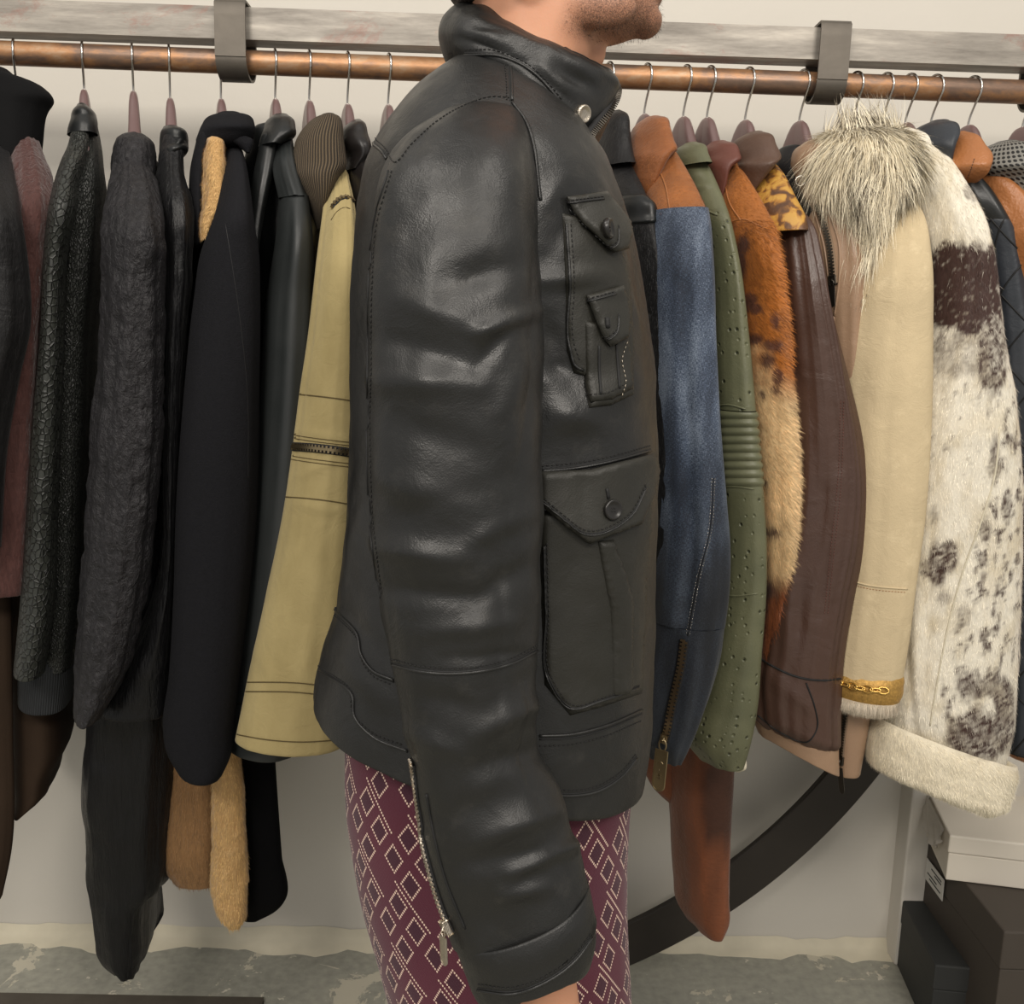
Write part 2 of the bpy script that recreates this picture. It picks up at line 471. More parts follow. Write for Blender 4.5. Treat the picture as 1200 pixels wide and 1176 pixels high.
def strands(S, count, length, name, mat, parent, colf, droop=.5, side=.0, lift=.5, width=.0006, seg=3, seed=1, jit=.5, front=True, rows=None, curl=0, kw=None):
    """real hair on a lofted surface: tapered ribbons, one mesh"""
    r = np.random.default_rng(seed)
    G = S.G; n, m = G.shape[:2]; N = normals(G)
    a0, a1 = rows if rows else (0, 1)
    # area weighted picking of cells
    du = np.linalg.norm(G[1:, :-1] - G[:-1, :-1], axis=2); dv = np.linalg.norm(G[:-1, 1:] - G[:-1, :-1], axis=2); A = du * dv
    if front:
        nc = N[:-1, :-1]; A = A * (nc[..., 1] < .35)
    ii = np.arange(n - 1)[:, None] / (n - 1); A = A * ((ii >= a0) & (ii <= a1))
    pr = (A / A.sum()).ravel()
    c = r.choice(len(pr), count, p=pr); i = c // (m - 1); j = c % (m - 1)
    u = r.random(count)[:, None]; v = r.random(count)[:, None]
    p = (G[i, j] * (1-u) + G[i+1, j] * u) * (1-v) + (G[i, j+1] * (1-u) + G[i+1, j+1] * u) * v
    nn = N[i, j]
    dn = G[i+1, j] - G[i, j]; dn /= np.maximum(np.linalg.norm(dn, axis=1, keepdims=True), 1e-9)
    sd = np.cross(nn, dn)
    fl = np.stack([fbm(p * 18, seed + 3, 2)], -1)
    d = nn * lift + dn * droop + sd * (side + fl * .9 * jit) + r.normal(0, .25 * jit, (count, 3))
    d /= np.linalg.norm(d, axis=1, keepdims=True)
    L = length * (0.6 + .8 * r.random(count))[:, None]
    cl = colf(p, r)
    P_ = []; prev = p - nn * .001
    grav = dn * .35 * droop + np.array([0, 0, -.25]) * (1 if length > .012 else .3)
    w0 = np.cross(d, nn); w0 /= np.maximum(np.linalg.norm(w0, axis=1, keepdims=True), 1e-9)
    V = []; cur = prev; dd = d
    for k in range(seg + 1):
        w = width * (1 - k / seg) * (.7 + .6 * r.random(count))[:, None] * (1 if k else 1)
        if k < seg: V.append(cur - w0 * w); V.append(cur + w0 * w)
        else: V.append(cur)
        dd = dd + grav / seg * 1.5 + (r.normal(0, curl, (count, 3)) if curl else 0); dd /= np.linalg.norm(dd, axis=1, keepdims=True)
        cur = cur + dd * L / seg
    K = 2 * seg + 1
    VV = np.stack(V, 1).reshape(-1, 3); base = np.arange(count)[:, None] * K
    T = []
    for k in range(seg - 1): T += [[2*k, 2*k+1, 2*k+3], [2*k, 2*k+3, 2*k+2]]
    T += [[2*seg-2, 2*seg-1, 2*seg]]
    F = (base[:, None, :] + np.array(T)[None]).reshape(-1, 3)
    col = np.repeat(cl, K, 0)
    return mk(name, VV, F, mat, parent, col=col, kind='stuff', **(kw or {}))

# ------------------------------------------------------------ materials
def srgb(r, g, b):
    f = lambda c: (c / 255 / 12.92) if c / 255 <= .04045 else ((c / 255 + .055) / 1.055) ** 2.4
    return (f(r), f(g), f(b))
class NM:
    def __init__(s, name):
        s.m = bpy.data.materials.new(name); s.m.use_nodes = True; s.t = s.m.node_tree; s.N = s.t.nodes; s.L = s.t.links
        s.b = s.N['Principled BSDF']; s.tc = None; s.last = None
    def n(s, ty, **kw):
        o = s.N.new(ty)
        for k, v in kw.items():
            if k.startswith('_'): setattr(o, k[1:], v)
            else: o.inputs[k.replace('__', ' ')].default_value = v
        return o
    def link(s, a, b): s.L.new(a, b)
    def coord(s, which='Object', scale=(1, 1, 1), rot=(0, 0, 0)):
        tc = s.N.new('ShaderNodeTexCoord'); mp = s.N.new('ShaderNodeMapping')
        mp.inputs['Scale'].default_value = scale; mp.inputs['Rotation'].default_value = rot
        s.link(tc.outputs[which], mp.inputs[0]); return mp.outputs[0]
    def noise(s, vec, sc, det=3, rough=.5, dist=0):
        o = s.n('ShaderNodeTexNoise'); o.inputs['Scale'].default_value = sc; o.inputs['Detail'].default_value = det
        o.inputs['Roughness'].default_value = rough; o.inputs['Distortion'].default_value = dist
        s.link(vec, o.inputs['Vector']); return o.outputs['Fac']
    def voro(s, vec, sc, feat='F1', rnd=1.0):
        o = s.n('ShaderNodeTexVoronoi'); o.feature = feat; o.inputs['Scale'].default_value = sc; o.inputs['Randomness'].default_value = rnd
        s.link(vec, o.inputs['Vector']); return o.outputs['Distance']
    def math(s, op, a, b=None, c=None, clamp=False):
        o = s.N.new('ShaderNodeMath'); o.operation = op; o.use_clamp = clamp
        for i, v in enumerate((a, b, c)):
            if v is None: continue
            if isinstance(v, (int, float)): o.inputs[i].default_value = v
            else: s.link(v, o.inputs[i])
        return o.outputs[0]
    def ramp(s, f, pts, interp='LINEAR'):
        o = s.N.new('ShaderNodeValToRGB'); o.color_ramp.interpolation = interp
        e = o.color_ramp.elements
        while len(e) < len(pts): e.new(.5)
        for q, (p, c) in zip(e, pts): q.position = p; q.color = (*c, 1) if len(c) == 3 else c
        s.link(f, o.inputs[0]); return o.outputs[0]
    def mix(s, f, a, b, mode='MIX'):
        o = s.N.new('ShaderNodeMix'); o.data_type = 'RGBA'; o.blend_type = mode
        for i, v in ((0, f), (6, a), (7, b)):
            if isinstance(v, (int, float)): o.inputs[i].default_value = v
            elif isinstance(v, tuple): o.inputs[i].default_value = (*v, 1)
            else: s.link(v, o.inputs[i])
        return o.outputs[2]
    def bump(s, h, strength=.5, dist=.001):
        o = s.N.new('ShaderNodeBump'); o.inputs['Strength'].default_value = strength; o.inputs['Distance'].default_value = dist
        s.link(h, o.inputs['Height'])
        if s.last is not None: s.link(s.last, o.inputs['Normal'])
        s.last = o.outputs[0]; s.link(s.last, s.b.inputs['Normal'])
    def set(s, **kw):
        for k, v in kw.items():
            k = k.replace('_', ' '); i = s.b.inputs[k]
            if hasattr(v, 'links') or hasattr(v, 'is_linked'): s.link(v, i)
            elif k == 'Base Color': i.default_value = (*v, 1)
            else: i.default_value = v
        return s
    def attr(s, name='Col'):
        o = s.N.new('ShaderNodeAttribute'); o.attribute_name = name; return o.outputs['Color']

def plain(name, c, rough=.5, metal=0, var=.12, vs=40, bump=0, bs=200, spec=.5):
    m = NM(name); v = m.coord(); f = m.noise(v, vs, 4)
    m.set(Base_Color=m.mix(f, tuple(x * (1 - var) for x in c), tuple(min(1, x * (1 + var)) for x in c)), Roughness=rough, Metallic=metal, Specular_IOR_Level=spec)
    if bump: m.bump(m.noise(v, bs, 3), bump, .001)
    return m.m
def leather(name, c, rough=.42, var=.25, grain=900, gb=.25, wr=.35, spec=.5, coat=0, worn=None):
    m = NM(name); v = m.coord()
    f = m.noise(v, 9, 5, .6); col = m.mix(f, tuple(x * (1 - var) for x in c), tuple(min(1, x * (1 + var)) for x in c))
    if worn:
        g = m.ramp(m.noise(v, 26, 6, .7), [(.56, (0, 0, 0)), (.74, (1, 1, 1))]); col = m.mix(m.math('MULTIPLY', g, .5), col, worn)
    m.set(Base_Color=col, Specular_IOR_Level=spec, Coat_Weight=coat, Coat_Roughness=.25)
    r = m.ramp(m.noise(v, 14, 5, .65), [(.3, (rough - .1,) * 3), (.7, (rough + .12,) * 3)]); m.set(Roughness=r)
    m.bump(m.noise(v, 28, 5, .62, .6), wr, .004)
    m.bump(m.voro(v, grain * .6), gb, .0004)
    return m.m
def pile(name, c, c2, stretch=(1, 1, .18), sc=320, rough=.85, bump=.7, sheen=.3, big=22, dist=.002):
    m = NM(name); v = m.coord(scale=stretch); v1 = m.coord()
    f = m.noise(v, sc, 4, .65, .5); g = m.noise(v1, big, 4, .6, .8)
    a = m.mix(f, c, c2); col = m.mix(m.math('MULTIPLY', g, .55), a, tuple(x * .55 for x in c))
    m.set(Base_Color=col, Roughness=rough, Sheen_Weight=sheen, Sheen_Roughness=.4, Specular_IOR_Level=.3)
    m.bump(g, .6, .006); m.bump(f, bump, dist); return m.m
def attrmat(name, rough=.7, sc=260, stretch=(1, 1, .25), bump=.5, sheen=.15, spec=.3, var=.35, dist=.0015, anis=0):
    m = NM(name); v = m.coord(scale=stretch); f = m.noise(v, sc, 4, .6, .4)
    a = m.attr(); d = m.mix(1.0, a, (1 - var,) * 3, 'MULTIPLY')
    m.set(Base_Color=m.mix(f, d, a), Roughness=rough, Sheen_Weight=sheen, Specular_IOR_Level=spec)
    m.bump(m.noise(m.coord(), 22, 4, .6), .5, .005); m.bump(f, bump, dist); return m.m

M = {}
BLK = srgb(30, 30, 31)
M['jacket'] = leather('jacket_leather', srgb(25, 25, 24), .42, .35, 1300, .3, .35, .5, worn=srgb(52, 50, 46))
M['jacket_dark'] = leather('jacket_leather_pocket', srgb(37, 36, 31), .48, .3, 1300, .3, .35, .4)
M['thread'] = plain('black_thread', srgb(22, 21, 20), .8)
M['crease'] = plain('dark_seam', srgb(14, 14, 14), .7)  # near-black colour of the sewn seam and quilting lines
M['steel'] = plain('polished_steel', srgb(205, 200, 190), .22, 1, .05)
M['oldsilver'] = plain('worn_silver', srgb(190, 180, 165), .35, 1, .25, 400, .5, 500)
M['brass'] = plain('aged_brass', srgb(150, 134, 104), .38, 1, .2)
M['gold'] = plain('gold', srgb(225, 185, 105), .3, 1, .15)
M['gold_braid'] = plain('gold_braid', srgb(176, 138, 72), .5, .5, .5, 260, .9, 300)
M['gun'] = plain('gunmetal', srgb(80, 76, 70), .35, 1, .1)
M['tape'] = plain('zipper_tape', srgb(22, 21, 22), .8)
M['tape_tan'] = plain('zipper_tape_tan', srgb(120, 100, 80), .8)
M['horn'] = plain('horn_button', srgb(28, 26, 24), .3, 0, .3, 300)
M['blk_leather'] = leather('black_smooth_leather', srgb(24, 26, 26), .42, .12, 1500, .12, .2)
M['blk_leather2'] = leather('dark_leather', srgb(30, 27, 26), .38, .15, 1200, .15, .2)
M['grey_leather'] = leather('satin_black_leather', srgb(38, 41, 41), .48, .12, 1500, .12, .15)
M['navy_leather'] = leather('blue_black_leather', srgb(44, 48, 54), .42, .15, 1200, .2, .4)
M['brn_leather'] = leather('brown_leather', srgb(72, 51, 42), .38, .28, 1000, .3, .5)
M['brn_collar'] = leather('brown_collar_leather', srgb(84, 62, 50), .5, .25, 700, .5, .4)
M['maroon'] = leather('maroon_leather', srgb(100, 58, 48), .45, .15, 900, .3, .25)
M['taupe'] = leather('taupe_leather', srgb(150, 122, 98), .4, .15, 900, .35, .35)
M['tan'] = leather('tan_leather', srgb(158, 102, 60), .42, .25, 420, 1.0, .6)
M['rust'] = pile('rust_pony_hide', srgb(84, 46, 26), srgb(142, 84, 46), (1, 1, .06), 120, .38, .5, .05, 16, .0015)
M['cream'] = leather('cream_suede', srgb(198, 180, 146), .8, .22, 900, .4, .5, .2, worn=srgb(226, 208, 172))
M['lining'] = plain('black_lining', srgb(16, 15, 17), .5)
M['blk_suede'] = plain('black_suede', srgb(13, 13, 14), .9, 0, .2, 60, .5, 700, .2)
M['wool'] = plain('black_wool', srgb(24, 24, 27), .92, 0, .35, 260, 1, 600, .15)
M['blk_wool2'] = plain('black_cloth', srgb(10, 10, 11), .95, 0, .2, 200, .4, 600, .1)
M['astra'] = pile('black_curly_fur', srgb(4, 4, 5), srgb(60, 58, 61), (1, 1, .6), 130, .5, 1.0, .01, 18, .006)
M['pony'] = pile('black_pony_hair', srgb(10, 10, 11), srgb(38, 37, 38), (1, 1, .3), 260, .45, .6, .04, 18)
M['blk_hair'] = pile('black_silky_fur', srgb(4, 4, 5), srgb(24, 24, 26), (1, 1, .12), 170, .36, .8, .03, 9, .003)
M['burg'] = pile('burgundy_fur', srgb(46, 24, 22), srgb(104, 66, 60), (1, 1, .3), 230, .7, .9, .3, 20, .003)
M['dkbrown'] = plain('dark_brown_cloth', srgb(48, 36, 26), .85, 0, .3, 12, .3, 500, .2)
M['tanfur'] = pile('tan_fur', srgb(166, 124, 74), srgb(222, 184, 128), (1, 1, .12), 150, .9, .8, .4, 16, .004)
M['tanfur_dk'] = pile('brown_tan_fur', srgb(118, 86, 54), srgb(160, 122, 80), (1, 1, .12), 150, .9, .7, .3, 10, .004)
m = NM('hair_strand'); m.set(Base_Color=m.attr(), Roughness=.5, Specular_IOR_Level=.35, Sheen_Weight=.1); M['hair'] = m.m
M['cowattr'] = attrmat('cow_hide', .6, 240, (1, 1, .3), .7)
M['orangeattr'] = attrmat('orange_cow_hide', .5, 240, (.3, 1, 1), .7)
# snake skin
m = NM('python_leather'); v = m.coord('UV', (1, .8, 1)); e = m.voro(v, 125, 'DISTANCE_TO_EDGE', .75); h = m.math('MINIMUM', m.math('MULTIPLY', e, 6), 1)
h = m.ramp(h, [(0, (0, 0, 0)), (.35, (.7, .7, .7)), (1, (1, 1, 1))])
m.set(Base_Color=m.mix(h, srgb(8, 9, 8), srgb(44, 46, 42)), Roughness=.45); m.bump(h, .9, .0016); M['python'] = m.m
m = NM('python_leather_fine'); v = m.coord('UV', (1.3, .8, 1), (0, 0, .6)); e = m.voro(v, 210, 'DISTANCE_TO_EDGE', .8); h = m.math('MINIMUM', m.math('MULTIPLY', e, 6), 1)
m.set(Base_Color=m.mix(h, srgb(8, 9, 8), srgb(40, 42, 38)), Roughness=.48); m.bump(h, .8, .001); M['python2'] = m.m
# ostrich
m = NM('ostrich_leather'); v = m.coord('UV'); d = m.voro(v, 84, 'F1', .6); q = m.ramp(d, [(.06, (1, 1, 1)), (.28, (0, 0, 0))])
q2 = m.ramp(d, [(.08, (1, 1, 1)), (.15, (0, 0, 0))])
n1 = m.noise(m.coord(), 20, 4); base = m.mix(n1, srgb(76, 79, 58), srgb(112, 112, 84))
m.set(Base_Color=m.mix(q2, m.mix(m.math('MULTIPLY', q, .35), base, srgb(120, 124, 90)), srgb(40, 42, 30)), Roughness=.42)
m.bump(q, .9, .003); m.bump(m.noise(v, 260, 4, .6, 1), .5, .0012); M['ostrich'] = m.m
m = NM('olive_leather'); n1 = m.noise(m.coord(), 20, 4); m.set(Base_Color=m.mix(n1, srgb(82, 84, 62), srgb(116, 117, 90)), Roughness=.42)
m.bump(m.noise(m.coord(), 300, 4, .6, 1), .4, .001); M['olive'] = m.m
# denim
m = NM('denim'); v = m.coord('UV'); a = m.noise(m.coord('UV', (1, .2, 1)), 1400, 2); b = m.noise(m.coord('UV', (.2, 1, 1)), 1400, 2)
f = m.math('ADD', m.math('MULTIPLY', a, .5), m.math('MULTIPLY', b, .5)); g = m.noise(m.coord('Object', (1, 1, .3)), 26, 4)
f = m.math('ADD', m.math('MULTIPLY', m.math('SUBTRACT', f, .5), 1.6), g)
m.set(Base_Color=m.mix(1.0, m.ramp(f, [(.3, srgb(36, 44, 58)), (.5, srgb(64, 77, 98)), (.72, srgb(124, 136, 153))]), m.attr(), 'MULTIPLY'), Roughness=.7, Sheen_Weight=.1)
m.bump(f, .5, .0008); M['denim'] = m.m
m = NM('waxed_denim'); f = m.noise(m.coord('Object', (1, 1, .4)), 30, 6, .65)
m.set(Base_Color=m.ramp(f, [(.3, srgb(18, 22, 34)), (.55, srgb(38, 46, 66)), (.8, srgb(110, 122, 146))]), Roughness=.35); m.bump(f, .5, .003); M['denim_dark'] = m.m
# khaki
m = NM('khaki_cotton'); g = m.noise(m.coord('Object', (1, 1, .5)), 14, 5, .6); w = m.noise(m.coord('UV'), 1600, 2)
m.set(Base_Color=m.mix(g, srgb(136, 120, 74), srgb(186, 168, 118)), Roughness=.8, Sheen_Weight=.1)
m.bump(m.noise(m.coord('Object', (1, 1, 1)), 34, 4, .6, 1.2), .35, .004); m.bump(w, .3, .0005); M['khaki'] = m.m
M['khaki_thread'] = plain('khaki_seam', srgb(84, 70, 38), .8)
# rib knit
def ribbed(name, c1, c2, freq, rough=.9, axis='u'):
    m = NM(name); tc = m.N.new('ShaderNodeTexCoord'); sp = m.N.new('ShaderNodeSeparateXYZ'); m.link(tc.outputs['UV'], sp.inputs[0])
    s = m.math('SINE', m.math('MULTIPLY', sp.outputs[0 if axis == 'u' else 1], freq)); h = m.math('ADD', m.math('MULTIPLY', s, .5), .5)
    m.set(Base_Color=m.mix(h, c1, c2), Roughness=rough); m.bump(h, 1.0, .002); return m.m
M['rib'] = ribbed('brown_rib_knit', srgb(36, 29, 22), srgb(104, 89, 68), 1450)
M['ribblk'] = ribbed('black_rib_knit', srgb(26, 28, 30), srgb(44, 47, 50), 1800)
# perforated mesh
m = NM('grey_honeycomb_mesh'); v = m.coord('UV'); d = m.voro(v, 130, 'F1', .0); h = m.ramp(d, [(.27, (0, 0, 0)), (.37, (1, 1, 1))])
m.set(Base_Color=m.mix(h, srgb(20, 20, 20), srgb(120, 118, 112)), Roughness=.5); m.bump(h, .8, .002); M['mesh'] = m.m
# camouflage-like spotted hide
m = NM('golden_spotted_hide'); f = m.noise(m.coord(), 55, 3, .5, .5)
m.set(Base_Color=m.ramp(f, [(.42, srgb(186, 142, 66)), (.5, srgb(160, 112, 48)), (.54, srgb(110, 74, 40)), (.64, srgb(84, 56, 36))]), Roughness=.45)
m.bump(m.noise(m.coord('Object', (1, 1, .3)), 300, 3), .5, .001); M['spotted'] = m.m
# patterned knit
m = NM('maroon_jacquard_knit'); tc = m.N.new('ShaderNodeTexCoord'); sp = m.N.new('ShaderNodeSeparateXYZ'); m.link(tc.outputs['UV'], sp.inputs[0])
st = .0034; NN = 10
U, Vv = sp.outputs[0], sp.outputs[1]
A_ = m.math('DIVIDE', m.math('ADD', U, m.math('MULTIPLY', Vv, .72)), st); B_ = m.math('DIVIDE', m.math('SUBTRACT', U, m.math('MULTIPLY', Vv, .72)), st)
iA, iB = m.math('FLOOR', A_), m.math('FLOOR', B_)
mA = m.math('SUBTRACT', iA, m.math('MULTIPLY', m.math('FLOOR', m.math('DIVIDE', iA, NN)), NN)); mB = m.math('SUBTRACT', iB, m.math('MULTIPLY', m.math('FLOOR', m.math('DIVIDE', iB, NN)), NN))
dA, dB = m.math('ABSOLUTE', m.math('SUBTRACT', mA, 4)), m.math('ABSOLUTE', m.math('SUBTRACT', mB, 4)); mx = m.math('MAXIMUM', dA, dB)
eq = lambda x, v: m.math('LESS_THAN', m.math('ABSOLUTE', m.math('SUBTRACT', x, v)), .5)
ring = eq(mx, 3)
cA = m.math('FLOOR', m.math('DIVIDE', iA, NN)); cB = m.math('FLOOR', m.math('DIVIDE', iB, NN))
par = m.math('FLOORED_MODULO', m.math('ADD', cA, m.math('MULTIPLY', cB, 3)), 5)
skip = m.math('GREATER_THAN', par, .5)
cross = m.math('MULTIPLY', eq(mB, 9), m.math('LESS_THAN', par, 1.5))
ln = m.math('MAXIMUM', m.math('MULTIPLY', ring, skip), cross)
fa = m.math('SUBTRACT', m.math('FRACT', A_), .5); fb = m.math('SUBTRACT', m.math('FRACT', B_), .5)
dot = m.math('LESS_THAN', m.math('ADD', m.math('MULTIPLY', fa, fa), m.math('MULTIPLY', fb, fb)), .13)
msk = m.math('MULTIPLY', ln, dot)
inner = m.math('MULTIPLY', m.math('LESS_THAN', mx, 2.5), skip)
base = m.mix(inner, srgb(92, 30, 48), srgb(66, 20, 38)); base = m.mix(m.math('MULTIPLY', m.noise(m.coord(), 8, 2), .5), base, srgb(62, 26, 48))
m.set(Base_Color=m.mix(msk, base, srgb(232, 204, 184)), Roughness=.85, Sheen_Weight=.15)
m.bump(m.math('ADD', m.math('MULTIPLY', dot, .5), msk), .6, .0012); M['knit'] = m.m
# skin
m = NM('skin'); a = m.attr('beard'); f = m.noise(m.coord(), 30, 4); sk = m.mix(f, srgb(186, 132, 102), srgb(208, 154, 124))
st_ = m.noise(m.coord(), 900, 2, .8); bd = m.math('MULTIPLY', m.N.new('ShaderNodeSeparateColor').outputs[0], 1)
sep = [n for n in m.N if n.bl_idname == 'ShaderNodeSeparateColor'][0]; m.link(a, sep.inputs[0])
bd = m.math('MULTIPLY', sep.outputs[0], m.ramp(st_, [(.35, (.25, .25, .25)), (.6, (.85, .85, .85))]))
m.set(Base_Color=m.mix(bd, sk, srgb(74, 52, 42)), Roughness=.5, Subsurface_Weight=.12, Subsurface_Radius=(.01, .004, .002), Subsurface_Scale=.5, Specular_IOR_Level=.35)
m.bump(m.noise(m.coord(), 500, 3), .2, .0006); M['skin'] = m.m
M['eyewhite'] = plain('eye_white', srgb(200, 190, 180), .3)
M['hairdark'] = plain('dark_hair', srgb(38, 28, 22), .6, 0, .3, 100, .8, 300)
M['shoe'] = leather('shoe_leather', srgb(24, 22, 22), .35)
# rack
m = NM('raw_steel_beam'); v = m.coord('Object', (1, 8, 8)); f = m.noise(v, 5, 6, .7); r_ = m.noise(m.coord('Object', (.7, 1, 1)), 8, 8, .75, .4)
col = m.ramp(f, [(.3, srgb(112, 106, 98)), (.5, srgb(142, 136, 127)), (.7, srgb(170, 163, 152))])
m.set(Base_Color=m.mix(m.ramp(r_, [(.54, (0, 0, 0)), (.64, (.7, .7, .7))]), col, srgb(136, 88, 74)), Metallic=.2, Roughness=m.ramp(f, [(.3, (.55,) * 3), (.7, (.4,) * 3)]))
m.bump(f, .25, .001); M['beam'] = m.m
m = NM('rusty_pipe'); v = m.coord('Object', (1.4, 3, 3)); f = m.noise(v, 7, 7, .7, .3)
col = m.ramp(f, [(.32, srgb(98, 84, 74)), (.45, srgb(122, 98, 82)), (.56, srgb(160, 118, 82)), (.7, srgb(168, 146, 122))])
m.set(Base_Color=col, Metallic=.5, Roughness=m.ramp(f, [(.3, (.3,) * 3), (.7, (.48,) * 3)])); m.bump(f, .25, .001); M['pipe'] = m.m
M['bracket'] = plain('dark_bent_steel', srgb(92, 86, 78), .5, .5, .25, 30, .3, 60)
M['ringsteel'] = plain('black_steel_band', srgb(50, 45, 40), .5, .3, .25, 14, .2, 80)
m = NM('hanger_plastic'); m.set(Base_Color=srgb(104, 82, 80), Roughness=.3, Specular_IOR_Level=.6); M['hanger'] = m.m
# wall and floor
m = NM('plaster_wall'); v = m.coord(); f = m.noise(v, 3, 6, .6, .3); g = m.noise(v, 1.2, 3)
m.set(Base_Color=m.mix(g, m.mix(f, srgb(200, 195, 184), srgb(214, 209, 199)), srgb(198, 193, 184)), Roughness=.8); m.bump(f, .3, .01); m.bump(m.noise(v, 90, 4), .15, .001); M['wall'] = m.m
m = NM('worn_concrete'); v = m.coord(); f = m.noise(v, 6, 8, .7, .6); g = m.noise(v, 2.5, 5, .6); h = m.noise(v, 60, 5)
c = m.ramp(m.math('ADD', m.math('MULTIPLY', g, .6), m.math('MULTIPLY', h, .4)), [(.3, srgb(126, 126, 116)), (.5, srgb(154, 153, 142)), (.7, srgb(176, 174, 160))])
spl = m.ramp(f, [(.56, (0, 0, 0)), (.575, (1, 1, 1))]); sp2 = m.ramp(m.noise(v, 26, 5, .6, .5), [(.66, (0, 0, 0)), (.68, (1, 1, 1))])
cr = m.voro(m.coord('Object', (1, 1, 1)), 2.1, 'DISTANCE_TO_EDGE'); crk = m.ramp(cr, [(.0, (1, 1, 1)), (.006, (0, 0, 0))])
c = m.mix(spl, c, srgb(196, 190, 172)); c = m.mix(sp2, c, srgb(206, 200, 184)); 
m.set(Base_Color=c, Roughness=.6); m.bump(spl, .4, .002); m.bump(h, .2, .002); M['floor'] = m.m
M['paintlip'] = plain('old_cream_paint', srgb(206, 198, 176), .7, 0, .15, 20, .8, 40)
M['card_white'] = plain('white_card', srgb(214, 206, 192), .6, 0, .04, 5, .05)
M['card_grey'] = plain('brown_black_card', srgb(66, 59, 52), .7, 0, .12, 8, .1)
M['card_black'] = plain('black_card', srgb(42, 43, 42), .7, 0, .12, 8, .1)
M['label'] = plain('label_paper', srgb(196, 194, 188), .6, 0, .03)
M['ink'] = plain('ink', srgb(60, 60, 60), .7)
M['tissue'] = plain('tissue_paper', srgb(208, 202, 192), .7, 0, .05)
M['chrome'] = plain('chrome_hook', srgb(200, 196, 190), .18, 1, .03)

# ------------------------------------------------------------ room
YW = 1.8
def wall_panel():
    n, m_ = 60, 40
    X = np.linspace(-3.2, 3.2, n); Z = np.linspace(0, 2.9, m_)
    gx, gz = np.meshgrid(X, Z, indexing='ij')
    y = YW + .004 * fbm(np.stack([gx * 1.5, gz * 1.5, gx * 0], -1), 3)
    V = np.stack([gx, y, gz], -1).reshape(-1, 3); idx = np.arange(n * m_).reshape(n, m_)
    F = np.stack([idx[:-1, :-1], idx[1:, :-1], idx[1:, 1:], idx[:-1, 1:]], -1).reshape(-1, 4)
    mk('wall_back', V, F, M['wall'], kind='structure')
wall_panel()
MB().box((0, YW + .06, 1.45), (3.2, 0, 0), (0, .05, 0), (0, 0, 1.45)).build('wall_back_core', M['wall'], smooth=False, kind='structure')
MB().box((0, .3, -.03), (3.2, 0, 0), (0, 1.6, 0), (0, 0, .03)).build('floor', M['floor'], smooth=False, kind='structure')
# uneven lip of old cream paint where the wall meets the floor
def lip():
    V = []; F = []; n = 260
    for i in range(n):
        x = -2.6 + 5.2 * i / (n - 1); q = vn(np.array([[x * 9, 0, 1]]))[0] + .6 * vn(np.array([[x * 30, 0, 5]]))[0]
        w = max(.004, .022 + .022 * q); h = .016 + .006 * q
        for dy, z in ((.0, h + .012), (-.006, h), (-.012, .005), (-w - .012, .0012), (-w - .016, -.001)): V.append((x, YW - .001 + dy, z))
    for i in range(n - 1):
        for j in range(4): F.append((i*5+j, (i+1)*5+j, (i+1)*5+j+1, i*5+j+1))
    mk('trim_1', V, F, M['paintlip'], kind='structure')
lip()
# wall pier at the right, one hand deep, beside which the boxes stand
xr = P(1062, 1000, YW - .05).x
MB().box((xr + .9, YW - .02, .42), (.9, 0, 0), (0, .03, 0), (0, 0, .42), bev=.004).build('wall_right', M['wall'], smooth=False, kind='structure')

# ------------------------------------------------------------ rack: beam, pipe, brackets, ring foot
RY = 1.5
def V3(v): return np.array(v, float)
ra = V3(P(0, 62, RY)); rb = V3(P(1200, 108, RY)); rd = (rb - ra) / np.linalg.norm(rb - ra)
def rail_at(x):
    """point on the rail axis seen at pixel column x"""
    k = [(0, ra), (1, rb)]; lo, hi = -1.0, 2.0
    for _ in range(40):
        mid = (lo + hi) / 2; q = px(ra + (rb - ra) * mid)
        if q[0] < x: lo = mid
        else: hi = mid
    return ra + (rb - ra) * lo
RR = .0165
m = MB()
r0 = rail_at(-420); r1 = rail_at(1560)
m.tube([r0 + (r1 - r0) * t for t in np.linspace(0, 1, 40)], RR, 32)
rack = thing('clothes_rack', 'rusty steel pipe clothes rail hung below a square steel beam', 'rack', tuple((r0 + r1) / 2 * [1, 1, 0] + [0, 0, 0]))
m.build('rail', M['pipe'], rack)
BY = RY + .005
ba = V3(P(0, 22, BY)); bb = V3(P(1200, 64, BY)); bd = (bb - ba) / np.linalg.norm(bb - ba)
bh = .0215
b0 = ba - bd * .9; b1 = bb + bd * .9
up = np.array([0, 0, 1.]); up = up - bd * (up @ bd); up /= np.linalg.norm(up); fw = np.cross(bd, up)
MB().box((b0 + b1) / 2, (b1 - b0) / 2, fw * .02, up * bh).build('beam', M['beam'], rack, smooth=False)
